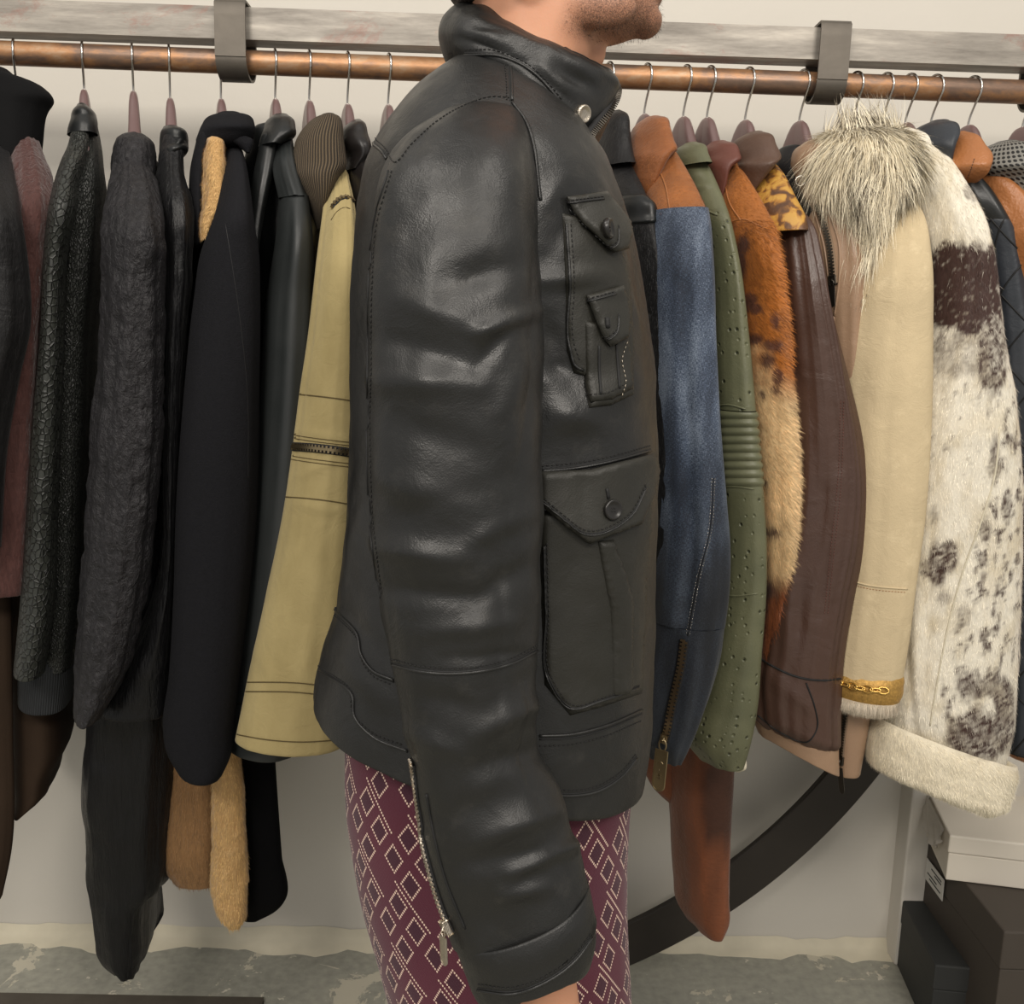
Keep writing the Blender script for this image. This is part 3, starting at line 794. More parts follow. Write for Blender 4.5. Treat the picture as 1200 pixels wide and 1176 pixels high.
def bracket(x, w=.0215):
    c = rail_at(x); s = ((c - ba) @ bd); t = ba + bd * s
    top = t + up * (bh + .004); zt = (top - c) @ up; zb = -RR - .004
    prof = []  # (depth, height): strap over the beam, down the front, under the pipe and up behind
    f = -.031
    prof += [(.031, zt - .07), (.031, zt - .004), (.027, zt), (-.027, zt), (f, zt - .004)]
    prof += [(f, z) for z in np.linspace(zt - .02, .0, 6)]
    for a in np.linspace(0, math.pi, 22): prof.append((-.0315 * math.cos(a) if False else f * math.cos(a) * .95, -.0255 * math.sin(a)))
    prof += [(.029, .03), (.029, .045)]
    V = []; F = []; th = .0035; n = len(prof)
    pr = np.array(prof); T = np.gradient(pr, axis=0); T /= np.linalg.norm(T, axis=1, keepdims=True); Nn = np.stack([T[:, 1], -T[:, 0]], 1)
    for i in range(n):
        for s_, o_ in ((-1, -.5), (1, -.5), (1, .5), (-1, .5)):
            q = pr[i] + Nn[i] * th * o_
            V.append(c + bd * w * s_ + (-fw if fw[1] < 0 else fw) * q[0] * 1 + up * q[1])
    for i in range(n - 1):
        for j in range(4): F.append((i*4+j, i*4+(j+1) % 4, (i+1)*4+(j+1) % 4, (i+1)*4+j))
    F += [(0, 1, 2, 3), ((n-1)*4+3, (n-1)*4+2, (n-1)*4+1, (n-1)*4)]
    o = mk('bracket', V, F, M['bracket'], rack, smooth=True); o.data.shade_auto_smooth() if hasattr(o.data, 'shade_auto_smooth') else o.data.set_sharp_from_angle(angle=R(50))
    mm = MB()
    for z in (zt - .012, zt - .012, -.001, .06):
        pass
    return o
for x in (277, 967, 1222, -320): bracket(x)
# ring foot: an arc of a large flat steel ring leaning behind the coats
RYY = 1.70
cc = V3(P(440, 522, RYY)); rad = np.linalg.norm(V3(P(880, 1020, RYY)) - cc)
V = []; F = []; n = 90
ex_ = np.array([1, 0, 0.]); ez_ = np.array([0, 0, 1.])
for i in range(n):
    a = R(-66 + 82 * i / (n - 1))
    for rr_, yy in ((-.041, -.006), (.041, -.006), (.041, .006), (-.041, .006)):
        V.append(cc + (ex_ * math.cos(a) + ez_ * math.sin(a)) * (rad + rr_) + np.array([0, yy * 1.2, 0]))
for i in range(n - 1):
    for j in range(4): F.append((i*4+j, i*4+(j+1) % 4, (i+1)*4+(j+1) % 4, (i+1)*4+j))
F += [(3, 2, 1, 0), ((n-1)*4, (n-1)*4+1, (n-1)*4+2, (n-1)*4+3)]
bm = bmesh.new(); vv = [bm.verts.new(v) for v in V]
for f in F: bm.faces.new([vv[i] for i in f])
bmesh.ops.recalc_face_normals(bm, faces=bm.faces[:])
bmesh.ops.bevel(bm, geom=[e for e in bm.edges if e.calc_face_angle(0) > .8], offset=.002, segments=1, affect='EDGES')
bm.verts.index_update()
mk('steel_arc', [tuple(v.co) for v in bm.verts], [[v.index for v in f.verts] for f in bm.faces], M['ringsteel'], None, smooth=False, org=tuple(cc * [1, 1, 0]),
   label='large curved black steel band rising from the floor behind the hanging coats', cat='steel arc'); bm.free()
# flat steel strip lying on the floor in front of the wall, bottom left
s0 = P(-60, 1167, 1.66); s1 = P(330, 1177, 1.66)
def floorpt(x, y):
    d = ROT @ Vector(((x - 600) / FPX, -(y - 588) / FPX, -1)); return CAM + d * (-CAM.z / d.z)
fa_ = V3(floorpt(-200, 1164)); fb_ = V3(floorpt(309, 1173)); fd = fb_ - fa_; fn = np.array([fd[1], -fd[0], 0]) / np.linalg.norm(fd)
MB().box((fa_ + fb_) / 2 + fn * .05 + [0, 0, .004], fd / 2, fn * .05, (0, 0, .004), bev=.001).build('floor_strip', M['bracket'], None, smooth=False, org=tuple((fa_ + fb_) / 2),
   label='flat dark steel strip lying on the worn concrete floor, bottom left', cat='steel strip')

# ------------------------------------------------------------ hangers
HD = np.array([SHEAR, -1, 0.]); HD /= np.linalg.norm(HD)      # along the hanger, towards the viewer
ztop = {}
def hanger(x, label, ytop, tilt=0, lean=0, group='hangers on the rusty rail'):
    c = rail_at(x); t = thing('coat_hanger', label, 'hanger', tuple(c), group)
    hd = HD.copy(); a = R(tilt); hd = np.array([hd[0] * math.cos(a) - hd[1] * math.sin(a), hd[0] * math.sin(a) + hd[1] * math.cos(a), 0])
    # body top height from the pixel row where the neck starts
    pz = np.array(P(x, ytop, RY)); z = pz[2]; cx = c + rd * 0; lx = np.array([lean * .001, 0, 0])
    top = np.array([c[0], c[1], z]) + lx
    hr = RR + .0022
    pts = [c - hd * hr * 1.02 + [0, 0, -.012]]
    for a in np.linspace(math.pi, -.5, 16): pts.append(c + hd * hr * math.cos(a) * 1.0 + np.array([0, 0, hr * math.sin(a)]))
    L = c[2] - z
    pts += [c + hd * .006 + [0, 0, -RR - .35 * (L - RR)] + lx * .6, top + [0, 0, .004], top + [0, 0, -.008]]
    P3 = catmull(np.array(pts), 60)
    MB().tube(P3, .0017, 8).build('hook', M['chrome'], t)
    n = 57; V = []; F = []; k = 16
    sdv = np.cross(hd, [0, 0, 1.])
    AN, AF = .095, .17
    kx = [0, .008, .014, .019, .026, .038, .055, .075, .10, .17]; kt = [0, -.0015, -.005, -.011, -.024, -.045, -.066, -.083, -.100, -.145]
    kb = [-.060, -.0605, -.062, -.064, -.068, -.078, -.092, -.106, -.122, -.168]
    for i in range(n):
        u = -1 + 2 * i / (n - 1); s = math.copysign(abs(u) ** 1.4, u) * (AN if u > 0 else AF); q = abs(s)
        zt = np.interp(q, kx, kt); zb = np.interp(q, kx, kb); e = (AN if u > 0 else AF) - q
        f_ = math.sqrt(max(0.004, 1 - max(0, 1 - e / .012) ** 2))
        zc = top[2] + (zt + zb) / 2; h = (zt - zb) / 2 * f_; w = (.0062 + .006 * min(1, q / .1)) * f_
        cc_ = np.array([top[0], top[1], 0]) + hd * s
        for j in range(k):
            a = 2 * math.pi * j / k; sc = lambda v: math.copysign(abs(v) ** .7, v)
            V.append(cc_ + sdv * w * sc(math.cos(a)) + np.array([0, 0, zc + h * sc(math.sin(a))]))
    for i in range(n - 1):
        for j in range(k): F.append((i*k+j, (i+1)*k+j, (i+1)*k+(j+1) % k, i*k+(j+1) % k))
    F += [tuple(range(k)), tuple((n-1)*k+j for j in range(k))[::-1]]
    mk('shoulder_bar', V, F, M['hanger'], t)
    return t
hl = [(-28, 'hanger holding the black suede coat at the far left edge', 100), (17, 'hanger holding the burgundy fur coat at far left', 98),
      (97, 'slim brown hanger holding the black snakeskin jacket', 104), (155, 'slim brown hanger holding the black curly fur coat', 106),
      (198, 'slim brown hanger between curly fur coat and black wool coat', 114), (258, 'brown hanger holding the black wool coat, left of the bracket', 115),
      (322, 'brown hanger holding the smooth black leather jacket right of bracket', 115), (362, 'brown hanger holding the khaki jacket with ribbed collar', 117),
      (407, 'brown hanger holding the dark brown leather jacket beside the khaki one', 121), (455, 'brown hanger just left of the standing person', 122),
      (713, 'hanger holding the black pony hair jacket right of the person', 134), (757, 'brown hanger holding the orange and denim jacket', 133),
      (803, 'brown hanger holding the olive green jacket', 136), (831, 'brown hanger holding the orange cowhide coat with maroon collar', 137),
      (876, 'brown hanger holding the brown leather coat', 140), (940, 'wide brown hanger in front of black lining, left of right bracket', 141),
      (1002, 'hanger hidden behind the long fur collar, first right of bracket', 150), (1037, 'hanger holding the cream shearling under the fur collar', 150),
      (1065, 'brown hanger holding the white cowhide coat', 143), (1095, 'brown hanger holding the black quilted leather jacket', 143),
      (1139, 'brown hanger holding the tan orange leather jacket', 146), (1203, 'hanger holding the grey mesh jacket at right edge', 148)]
for x, l, y in hl: hanger(x, l, y)

# ------------------------------------------------------------ coats
GRP = 'coats hanging on the rail'
def coat(name, label, x, cat='coat'):
    return thing(name, label, cat, tuple(rail_at(x) * [1, 1, 0] + [0, 0, rail_at(x)[2]]), None)
TP = (1.48, 1.42, 120, .03, .15)
def T_(root, rows, mat, name='torso', **k):
    k.setdefault('fold', .004); k.setdefault('n', 100); k.setdefault('prof', TP); k.setdefault('ex', 2.6)
    return loft(name, rows, mat, root, near=True, **k)
def S_(root, rows, mat, Y=1.33, d=.05, name='sleeve', **k):
    k.setdefault('fold', .0035); k.setdefault('n', 140); k.setdefault('bot', 'hem')
    return loft(name, rows, mat, root, prof=(1.46, Y, 90, .02, d), **k)
def C_(root, rows, mat, Y=1.46, d=.05, name='collar', **k):
    k.setdefault('fold', .001); k.setdefault('n', 60)
    return loft(name, rows, mat, root, prof=(Y, Y, 60, d, d), **k)
def cut(rows, y0, y1, extra=()):
    """the piece of a sleeve outline between two heights"""
    out = [r for r in rows if y0 < r[0] < y1]
    def at(y):
        for a, b in zip(rows[:-1], rows[1:]):
            if a[0] <= y <= b[0]:
                t = (y - a[0]) / (b[0] - a[0]); k = min(len(a), len(b))
                return tuple([y] + [a[i] + (b[i] - a[i]) * t for i in range(1, k)])
    return [at(y0)] + out + [at(y1)]

# 1 black suede coat with a wide pointed collar
r = coat('suede_coat', 'black coat with wide pointed collar and sheeny sleeve, cut off by left photo edge', -28)
C_(r, [(93, -20, 18), (99, -45, 42), (108, -60, 57), (118, -60, 64), (130, -60, 58), (170, -55, 51), (200, -50, 48), (230, -45, 44)], M['blk_suede'], 1.44, .06, fold=.004)
T_(r, [(150, -90, 0), (250, -110, 10), (500, -120, 0), (800, -130, -20)], M['blk_suede'])
S_(r, [(150, -50, 6), (200, -70, 16), (260, -78, 25), (320, -84, 32), (380, -90, 33), (440, -98, 20), (520, -112, 6), (640, -125, -2)], M['pony'], 1.30, .05, fold=.006)
# 2 burgundy fur coat
r = coat('fur_coat', 'long burgundy fur coat squeezed behind the black suede coat, dark brown below', 17)
S_(r, [(146, 22, 32, 1.45, .01), (160, 14, 42), (180, 10, 53), (205, 8, 61), (240, 8, 64), (300, 0, 60), (400, -20, 52), (500, -30, 46), (600, -40, 42), (690, -45, 36)], M['burg'], 1.36, .045, fold=.005, noise=.003)
T_(r, [(200, 10, 50, 1.46), (400, -10, 50), (600, -10, 60), (760, -8, 72), (850, -4, 74), (900, -2, 74), (925, 2, 62), (945, 5, 57), (962, 8, 30)], M['dkbrown'], fold=.005, bot='round')
loft('front_panel', [(700, -50, 14, 1.40, .02), (850, -50, 15, 1.40, .02), (1000, -50, 12, 1.40, .02), (1048, -50, 2, 1.40, .015)], M['dkbrown'], r, fold=.002)
# 3 snakeskin jacket
r = coat('snakeskin_jacket', 'black snakeskin leather jacket with knitted hem, third coat from the left', 97, 'jacket')
C_(r, [(125, 90, 103, 1.47, .02), (130, 86, 109, 1.47, .035), (140, 83, 114, 1.46, .035), (150, 80, 115, 1.45, .035), (158, 79, 115, 1.445, .032)], M['blk_leather'], bot=None)
T_(r, [(140, 86, 112, 1.45, .05), (160, 79, 116, 1.43, .07), (190, 70, 119, 1.40, .09), (230, 58, 122, 1.385), (300, 58, 118, 1.38), (400, 54, 106, 1.38), (500, 48, 103, 1.38), (600, 44, 99, 1.38), (700, 40, 96, 1.38), (790, 40, 87, 1.38)], M['python2'], fold=.004, bot=None)
S_(r, [(150, 84, 104, 1.43, .01), (170, 80, 104, 1.42, .02), (190, 72, 100), (215, 64, 92), (240, 58, 90), (300, 51, 79), (400, 45, 75), (500, 37, 71), (600, 31, 67), (700, 24, 64), (785, 16, 52)], M['python'], 1.35, .045, fold=.002)
T_(r, [(786, 16, 84, 1.38), (800, 13, 85, 1.38), (838, 12, 80, 1.38)], M['ribblk'], name='knitted_hem', fold=.001, n=24, prof=(1.38, 1.38, 50, .1, .1), bot='hem')
# 4 curly fur coat
r = coat('curly_fur_coat', 'long black curly astrakhan fur coat reaching lowest of the coats on the left', 155)
ca = C_(r, [(156, 148, 164, 1.47, .02), (164, 137, 176, 1.46, .04), (180, 131, 183, 1.45, .05), (195, 130, 183, 1.44, .05), (214, 130, 184, 1.44, .05)], M['astra'], noise=.003, ns=60, bot=None)
T_(r, [(175, 142, 172, 1.46), (250, 130, 195), (400, 130, 190), (600, 110, 190), (760, 95, 198), (840, 84, 203), (880, 80, 202), (920, 76, 200), (960, 75, 197), (1000, 80, 194), (1040, 82, 191), (1058, 88, 186), (1072, 94, 170), (1100, 100, 164), (1140, 112, 162), (1152, 128, 158)],
   M['blk_hair'], fold=.012, ff=7, n=200, noise=.003, prof=(1.48, 1.40, 120, .03, .10), bot='round', shear=.1)
s4 = S_(r, [(172, 143, 170, 1.46, .02), (200, 134, 178), (230, 127, 188), (270, 122, 193), (330, 121, 192), (400, 118, 190), (500, 108, 187), (600, 100, 180), (700, 93, 168), (780, 88, 148), (838, 86, 116)], M['astra'], 1.33, .05, fold=.006, noise=.004, ns=45, n=220, m=72)
# 5 black coat between
r = coat('satin_coat', 'narrow glossy black fur coat pressed between curly fur and black wool coats', 198)
C_(r, [(150, 191, 210, 1.47, .02), (156, 188, 219, 1.46, .04), (170, 187, 221, 1.46, .045), (180, 187, 219, 1.45, .05), (190, 188, 206, 1.45, .045)], M['blk_leather'], bot='hem')
T_(r, [(165, 189, 215, 1.46, .04), (200, 185, 218, 1.44), (250, 184, 222), (500, 190, 220), (700, 182, 215), (832, 150, 212)], M['blk_hair'], prof=(1.48, 1.44, 120, .03, .12))
S_(r, [(160, 192, 214, 1.43, .012), (180, 188, 216, 1.42, .02), (200, 186, 217), (240, 183, 226), (300, 186, 226), (400, 190, 216), (500, 190, 210), (560, 190, 208), (680, 184, 204), (832, 112, 198)], M['blk_hair'], 1.38, .045, fold=.006, noise=.003)
# 6 black wool coat with tan fur
r = coat('wool_coat', 'black wool coat with tan fur lapel and lining, left of the smooth leather jacket', 258)
C_(r, [(134, 254, 282, 1.47, .015), (139, 242, 294, 1.46, .04), (148, 236, 298, 1.45, .055), (158, 232, 298, 1.44, .06), (164, 230, 296, 1.44, .055)], M['wool'], ex=2.3, name='collar')
loft('collar_point', [(164, 268, 297, 1.40, .008), (170, 278, 296, 1.40, .008), (178, 287, 293, 1.40, .005)], M['wool'], r, n=20, m=24, fold=0)
loft('collar_fall', [(160, 231, 250, 1.43, .03), (200, 223, 243, 1.42, .03), (240, 222, 240, 1.41, .03), (285, 226, 240, 1.40, .02)], M['wool'], r, n=40, fold=.001)
T_(r, [(170, 235, 285, 1.47), (230, 225, 292), (400, 225, 300), (600, 215, 300), (800, 210, 290), (880, 212, 280)], M['wool'], prof=(1.48, 1.44, 120, .03, .1))
f6 = loft('fur_lapel', [(164, 243, 262, 1.40, .012), (180, 239, 264, 1.39, .016), (215, 238, 265, 1.38, .018), (246, 236, 263, 1.37, .018), (262, 234, 251, 1.365, .015), (280, 235, 243, 1.36, .01)], M['tanfur'], r, n=50, fold=.001, noise=.003, ns=60)
tan1 = lambda p, r_: np.array(srgb(214, 176, 116)) * (.6 + .6 * r_.random((len(p), 1)))
strands(SURF[f6], 5000, .006, 'fur_hairs', M['hair'], r, tan1, droop=.8, lift=.5, width=.0005)
s6 = S_(r, [(164, 262, 280, 1.46, .01), (190, 262, 288), (230, 258, 294), (265, 248, 298), (290, 238, 302), (350, 228, 304), (450, 217, 303), (600, 206, 300), (700, 203, 291), (800, 197, 279), (850, 191, 273), (885, 197, 269), (900, 206, 262)], M['wool'], 1.33, .05, bot='round', rr=.35, fold=.002)
bw = bvh_of([s6]); seam(bw, [(264, 262), (272, 310), (282, 380), (290, 460), (291, 560)], r, M['lining'], r=.0005, lift=-.0002)
f6b = loft('fur_lining', [(860, 198, 252, 1.46, .02), (950, 193, 252, 1.46, .02), (1015, 190, 252, 1.46, .02), (1036, 205, 250, 1.46, .012)], M['tanfur_dk'], r, n=50, fold=.001, rr=.2)
tan3 = lambda p, r_: np.array(srgb(150, 114, 74)) * (.5 + .6 * r_.random((len(p), 1)))
strands(SURF[f6b], 5000, .009, 'fur_hairs', M['hair'], r, tan3, droop=1.0, lift=.3, width=.0005)
f6c = loft('fur_edge', [(860, 250, 280, 1.42, .02), (900, 249, 284, 1.42, .022), (960, 248, 288, 1.42, .022), (1000, 248, 290, 1.42, .022), (1050, 249, 290, 1.42, .022), (1075, 258, 287, 1.42, .018), (1084, 266, 282, 1.42, .012)], M['tanfur'], r, n=80, fold=.001, noise=.003, ns=60, rr=.3)
strands(SURF[f6c], 7000, .008, 'fur_hairs', M['hair'], r, tan1, droop=1.0, lift=.45, width=.0005)
loft('front_panel', [(850, 272, 320, 1.47, .03), (900, 276, 323, 1.47, .03), (1000, 280, 330, 1.47, .03), (1048, 283, 334, 1.47, .03), (1062, 284, 324, 1.47, .02), (1076, 285, 302, 1.47, .01)], M['blk_wool2'], r, n=60, fold=0, ex=3, rr=.15)
# 7 smooth black leather jacket
r = coat('leather_jacket', 'smooth black leather jacket with turned down collar, between wool coat and khaki jacket', 322, 'jacket')
C_(r, [(136, 319, 338, 1.47, .015), (142, 312, 344, 1.46, .035), (152, 309, 346, 1.45, .045), (160, 306, 346, 1.44, .045), (172, 303, 330, 1.43, .04)], M['blk_leather'], bot='hem')
loft('lapel', [(160, 306, 326, 1.42, .012), (200, 298, 320, 1.41, .015), (260, 290, 308, 1.40, .015), (320, 292, 300, 1.39, .01)], M['blk_leather'], r, n=40, fold=.001)
T_(r, [(150, 296, 340, 1.47), (200, 290, 350), (300, 300, 366), (500, 300, 380), (700, 285, 376), (840, 275, 370)], M['blk_leather'], prof=(1.48, 1.43, 120, .03, .12))
L7 = [(158, 322, 342, 1.46, .01), (180, 320, 346), (205, 322, 352), (232, 328, 360), (280, 322, 366), (350, 312, 368), (450, 305, 368), (550, 297, 366), (650, 289, 362), (750, 280, 356), (822, 272, 353), (875, 266, 350)]
S_(r, cut(L7[:5] and L7, 158.01, 232)[0:], M['grey_leather'], 1.36, .035, name='shoulder_panel', bot=None, n=50, ridges=[(330, 185, 346, 226, 6, 3)])
s7 = loft('sleeve', [(231, 327, 361, 1.385, .04)] + [(a[0], a[1], a[2], 1.36, .05) for a in L7[4:]], M['grey_leather'], r, n=140, fold=.004, ff=4, bot='hem', top=None)
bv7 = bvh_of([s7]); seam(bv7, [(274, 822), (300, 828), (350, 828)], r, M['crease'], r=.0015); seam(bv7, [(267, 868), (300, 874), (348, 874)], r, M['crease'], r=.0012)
# 8 khaki jacket
r = coat('khaki_jacket', 'khaki cotton jacket with brown ribbed collar and zipped sleeve', 362, 'jacket')
C_(r, [(135, 376, 392, 1.45, .015), (140, 366, 398, 1.44, .035), (150, 356, 401, 1.43, .045), (165, 347, 402, 1.42, .05), (180, 344, 404, 1.41, .05), (197, 343, 405, 1.40, .05), (208, 346, 397, 1.39, .05), (230, 356, 388, 1.385, .045), (250, 366, 380, 1.38, .03), (268, 372, 378, 1.38, .01)], M['rib'])
T_(r, [(200, 372, 402, 1.47), (260, 374, 410), (400, 372, 415), (600, 350, 415), (800, 330, 410)], M['khaki'], prof=(1.48, 1.43, 120, .03, .1))
K = [(190, 389, 398, 1.42, .01), (200, 385, 404), (215, 383, 409), (250, 379, 415), (300, 373, 418), (400, 362, 421), (460, 353, 421), (520, 345, 420), (600, 333, 418), (700, 312, 414), (800, 290, 409), (835, 283, 406), (868, 276, 404)]
s8 = S_(r, K, M['khaki'], 1.30, .05, fold=.003, ff=6, fz=2, n=200, m=64,
   ridges=[(300, 760, 320, 800, 6, 1.5), (330, 770, 345, 800, 6, 1.8), (360, 770, 370, 805, 7, 1.8), (390, 765, 395, 800, 5, 1.5), (320, 690, 350, 640, 9, 2.5), (365, 740, 350, 800, 9, 2), (345, 590, 400, 600, 6, 2), (350, 505, 410, 516, 4, 1.5), (345, 560, 390, 540, 6, 2)])
b8 = bvh_of([s8])
for y0, y1 in ((462, 470), (583, 592), (800, 806), (811, 817)):
    seam(b8, [(280, y0 - 1), (350, y0), (380, y0 + 3), (418, y1)], r, M['khaki_thread'], r=.0009)
for y0 in (512, 516, 537, 541): seam(b8, [(335, y0 - 4), (360, y0), (418, y0 + 7)], r, M['khaki_thread'], r=.0006)
seam(b8, [(276, 860), (310, 866), (350, 869), (404, 866)], r, M['khaki_thread'], r=.0009)
zipper(b8, [(340, 523), (360, 524), (390, 527), (415, 531)], r, M['tape'], M['brass'], w=.0058, tooth=.0042, tlen=.0062)
zipper(b8, [(390, 243), (396, 235), (404, 231), (413, 234)], r, M['tape'], M['brass'], w=.0045, tooth=.0042, tlen=.0055)
seam(b8, [(388, 258), (396, 247), (404, 243), (414, 246)], r, M['khaki_thread'], r=.0006)
button(b8, 400, 822, .0085, r, M['horn'], hole_mat=M['brass']); button(b8, 391, 852, .0085, r, M['horn'], hole_mat=M['brass'])
# 9 dark brown leather jacket, 10 black jacket behind the person
r = coat('leather_jacket', 'dark brown leather jacket mostly hidden between khaki jacket and the person', 407, 'jacket')
C_(r, [(142, 412, 423, 1.47, .015), (148, 404, 427, 1.46, .035), (160, 400, 430, 1.45, .04), (175, 400, 434, 1.44, .045), (183, 404, 434, 1.44, .045), (200, 405, 418, 1.43, .03)], M['blk_leather2'], bot='hem')
T_(r, [(170, 404, 430, 1.46), (260, 412, 450), (500, 425, 470), (780, 425, 470)], M['blk_leather2'])
S_(r, [(172, 414, 432, 1.45, .015), (200, 412, 440), (250, 416, 452), (400, 424, 464), (600, 420, 466), (780, 425, 462)], M['blk_leather2'], 1.36, .045)
r = coat('leather_jacket', 'black jacket almost wholly hidden behind the standing person', 455, 'jacket')
C_(r, [(148, 462, 476, 1.47, .015), (170, 452, 484, 1.46, .035), (190, 450, 486, 1.45, .04)], M['blk_leather'])
S_(r, [(172, 466, 484, 1.45, .015), (250, 480, 520), (500, 490, 540), (760, 490, 535)], M['blk_leather'], 1.36, .045)
# 11 black pony jacket
r = coat('pony_hair_jacket', 'black pony hair jacket with shiny arm strap, partly behind the person on the right', 713, 'jacket')
C_(r, [(131, 716, 724, 1.47, .015), (138, 706, 729, 1.46, .035), (160, 700, 731, 1.45, .045), (185, 698, 734, 1.44, .05), (196, 702, 736, 1.43, .05)], M['pony'], bot=None)
T_(r, [(170, 700, 732, 1.46), (300, 715, 750), (500, 725, 760), (780, 725, 760)], M['pony'])
B = [(178, 712, 731, 1.45, .015), (200, 712, 738, 1.42, .03), (235, 720, 752, 1.38, .04), (262, 727, 760, 1.36, .045), (300, 732, 766, 1.35, .05), (400, 738, 770, 1.35, .05), (500, 744, 773, 1.35, .05), (618, 752, 779, 1.35, .05)]
loft('shoulder_panel', cut(B, 178.01, 240), M['pony'], r, n=40, fold=.002)
sb = loft('sleeve', cut(B, 262, 617), M['pony'], r, n=120, fold=.004, noise=.002, top=None)
pb = lambda p, r_: np.array(srgb(60, 60, 60)) * (.3 + .8 * r_.random((len(p), 1)))
strands(SURF[sb], 5000, .008, 'fur_hairs', M['hair'], r, pb, droop=1, lift=.4, width=.0004)
loft('arm_strap', [(236, 722, 753, 1.37, .045), (240, 721, 756, 1.37, .05), (258, 723, 760, 1.365, .052), (262, 725, 760, 1.36, .05)], M['blk_leather'], r, n=16, fold=0)
loft('cuff', [(612, 750, 779, 1.35, .052), (620, 750, 780, 1.35, .054), (760, 750, 782, 1.36, .05)], M['pony'], r, n=50, fold=.004)
# 12 orange and denim jacket
r = coat('denim_jacket', 'blue denim jacket with orange pony hair collar and shoulder, zipped cuff', 757, 'jacket')
c12 = C_(r, [(138, 757, 771, 1.46, .015), (143, 751, 775, 1.45, .035), (155, 745, 777, 1.44, .045), (170, 741, 781, 1.43, .05), (180, 739, 785, 1.42, .05), (186, 738, 778, 1.415, .05), (205, 738, 766, 1.41, .045), (225, 740, 757, 1.405, .035), (244, 743, 750, 1.40, .01)], M['orangeattr'],
   colf=lambda V: np.array(srgb(160, 96, 50)) * (.85 + .3 * fbm(V * 40, 4)[:, None]))
org = lambda p, r_: np.array(srgb(188, 116, 56)) * (.4 + .8 * r_.random((len(p), 1)))
strands(SURF[c12], 4500, .005, 'fur_hairs', M['hair'], r, org, droop=1, lift=.3, width=.0004)
loft('inner_collar', [(156, 738, 746, 1.47, .02), (175, 733, 744, 1.47, .03), (200, 735, 742, 1.47, .03)], M['burg'], r, n=20, fold=0)
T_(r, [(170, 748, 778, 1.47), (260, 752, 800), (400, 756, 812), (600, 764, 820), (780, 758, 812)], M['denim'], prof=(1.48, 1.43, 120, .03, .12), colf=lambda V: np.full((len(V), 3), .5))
DN = [(165, 764, 783, 1.44, .01), (185, 763, 792, 1.42, .025), (215, 761, 806, 1.38, .04), (250, 761, 821, 1.335, .05)]
s12 = loft('shoulder_panel', DN, M['orangeattr'], r, n=60, m=64, fold=.001, colf=lambda V: np.array(srgb(172, 104, 48)) * (.85 + .3 * fbm(V * 40, 4)[:, None]), bot=None)
strands(SURF[s12], 8000, .006, 'fur_hairs', M['hair'], r, org, droop=1, lift=.25, width=.0004)
bs = bvh_of([s12]); seam(bs, [(766, 188), (779, 215), (785, 246)], r, M['tan'], r=.0012)
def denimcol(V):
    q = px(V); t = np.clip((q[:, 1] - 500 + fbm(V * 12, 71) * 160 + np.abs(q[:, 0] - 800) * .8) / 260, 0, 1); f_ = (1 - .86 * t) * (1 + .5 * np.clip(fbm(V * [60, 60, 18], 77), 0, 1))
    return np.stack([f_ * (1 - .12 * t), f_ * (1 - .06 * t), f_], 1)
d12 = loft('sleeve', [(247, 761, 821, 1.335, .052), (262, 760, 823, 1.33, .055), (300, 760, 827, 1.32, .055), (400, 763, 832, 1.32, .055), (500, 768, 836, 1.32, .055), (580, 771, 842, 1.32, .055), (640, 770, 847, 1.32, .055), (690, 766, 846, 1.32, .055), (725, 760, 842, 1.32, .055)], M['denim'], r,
   n=150, m=64, fold=.004, ff=5, top=None, bot=None, colf=denimcol, ridges=[(790, 260, 795, 560, 12, 4), (775, 300, 780, 560, 8, 2), (820, 420, 826, 700, 8, 3), (800, 330, 804, 600, 6, -4), (788, 560, 780, 740, 12, 5), (812, 600, 800, 735, 8, -5)])
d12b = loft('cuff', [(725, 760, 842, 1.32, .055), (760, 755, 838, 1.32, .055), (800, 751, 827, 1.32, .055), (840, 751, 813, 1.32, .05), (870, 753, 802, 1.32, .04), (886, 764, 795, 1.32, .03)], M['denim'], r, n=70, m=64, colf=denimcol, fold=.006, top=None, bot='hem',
   ridges=[(770, 750, 760, 820, 10, 4), (815, 760, 800, 840, 9, 4), (765, 860, 785, 845, 5, 3)])
b12 = bvh_of([d12, d12b])
zipper(b12, [(802, 750), (798, 780), (789, 820), (779, 868)], r, M['tape'], M['brass'], w=.0065, tooth=.0045, tlen=.0068, slider=.97, pull=(771, 926, .0095), pm=M['brass'])
stitch(b12, [(838, 560), (834, 620), (820, 680), (808, 745)], r, M['steel'], r=.0004); stitch(b12, [(834, 560), (830, 620), (816, 680), (804, 745)], r, M['steel'], r=.0004)
seam(b12, [(836, 560), (832, 620), (818, 680), (806, 745)], r, M['tape'], r=.0008)
# 13 olive ostrich jacket
r = coat('ostrich_jacket', 'olive green ostrich leather jacket with quilted band on the sleeve', 803, 'jacket')
C_(r, [(168, 804, 815, 1.46, .012), (173, 797, 820, 1.45, .03), (185, 793, 822, 1.44, .04), (195, 795, 824, 1.43, .045)], M['olive'], bot=None)
T_(r, [(185, 796, 822, 1.47), (260, 805, 838), (400, 815, 858), (600, 820, 872), (850, 800, 860)], M['ostrich'], prof=(1.48, 1.44, 120, .03, .12))
OL = [(186, 796, 822, 1.44, .02), (200, 798, 827, 1.43, .03), (225, 806, 834, 1.41, .04), (249, 812, 841, 1.385, .045), (300, 822, 851, 1.365, .05), (400, 829, 866, 1.35, .05), (478, 832, 874, 1.345, .05), (525, 834, 879, 1.345, .05), (572, 837, 884, 1.345, .05), (650, 839, 889, 1.345, .05), (700, 836, 888, 1.345, .05), (760, 826, 884, 1.345, .05), (820, 814, 880, 1.345, .05), (870, 806, 870, 1.345, .048), (890, 822, 864, 1.345, .04)]
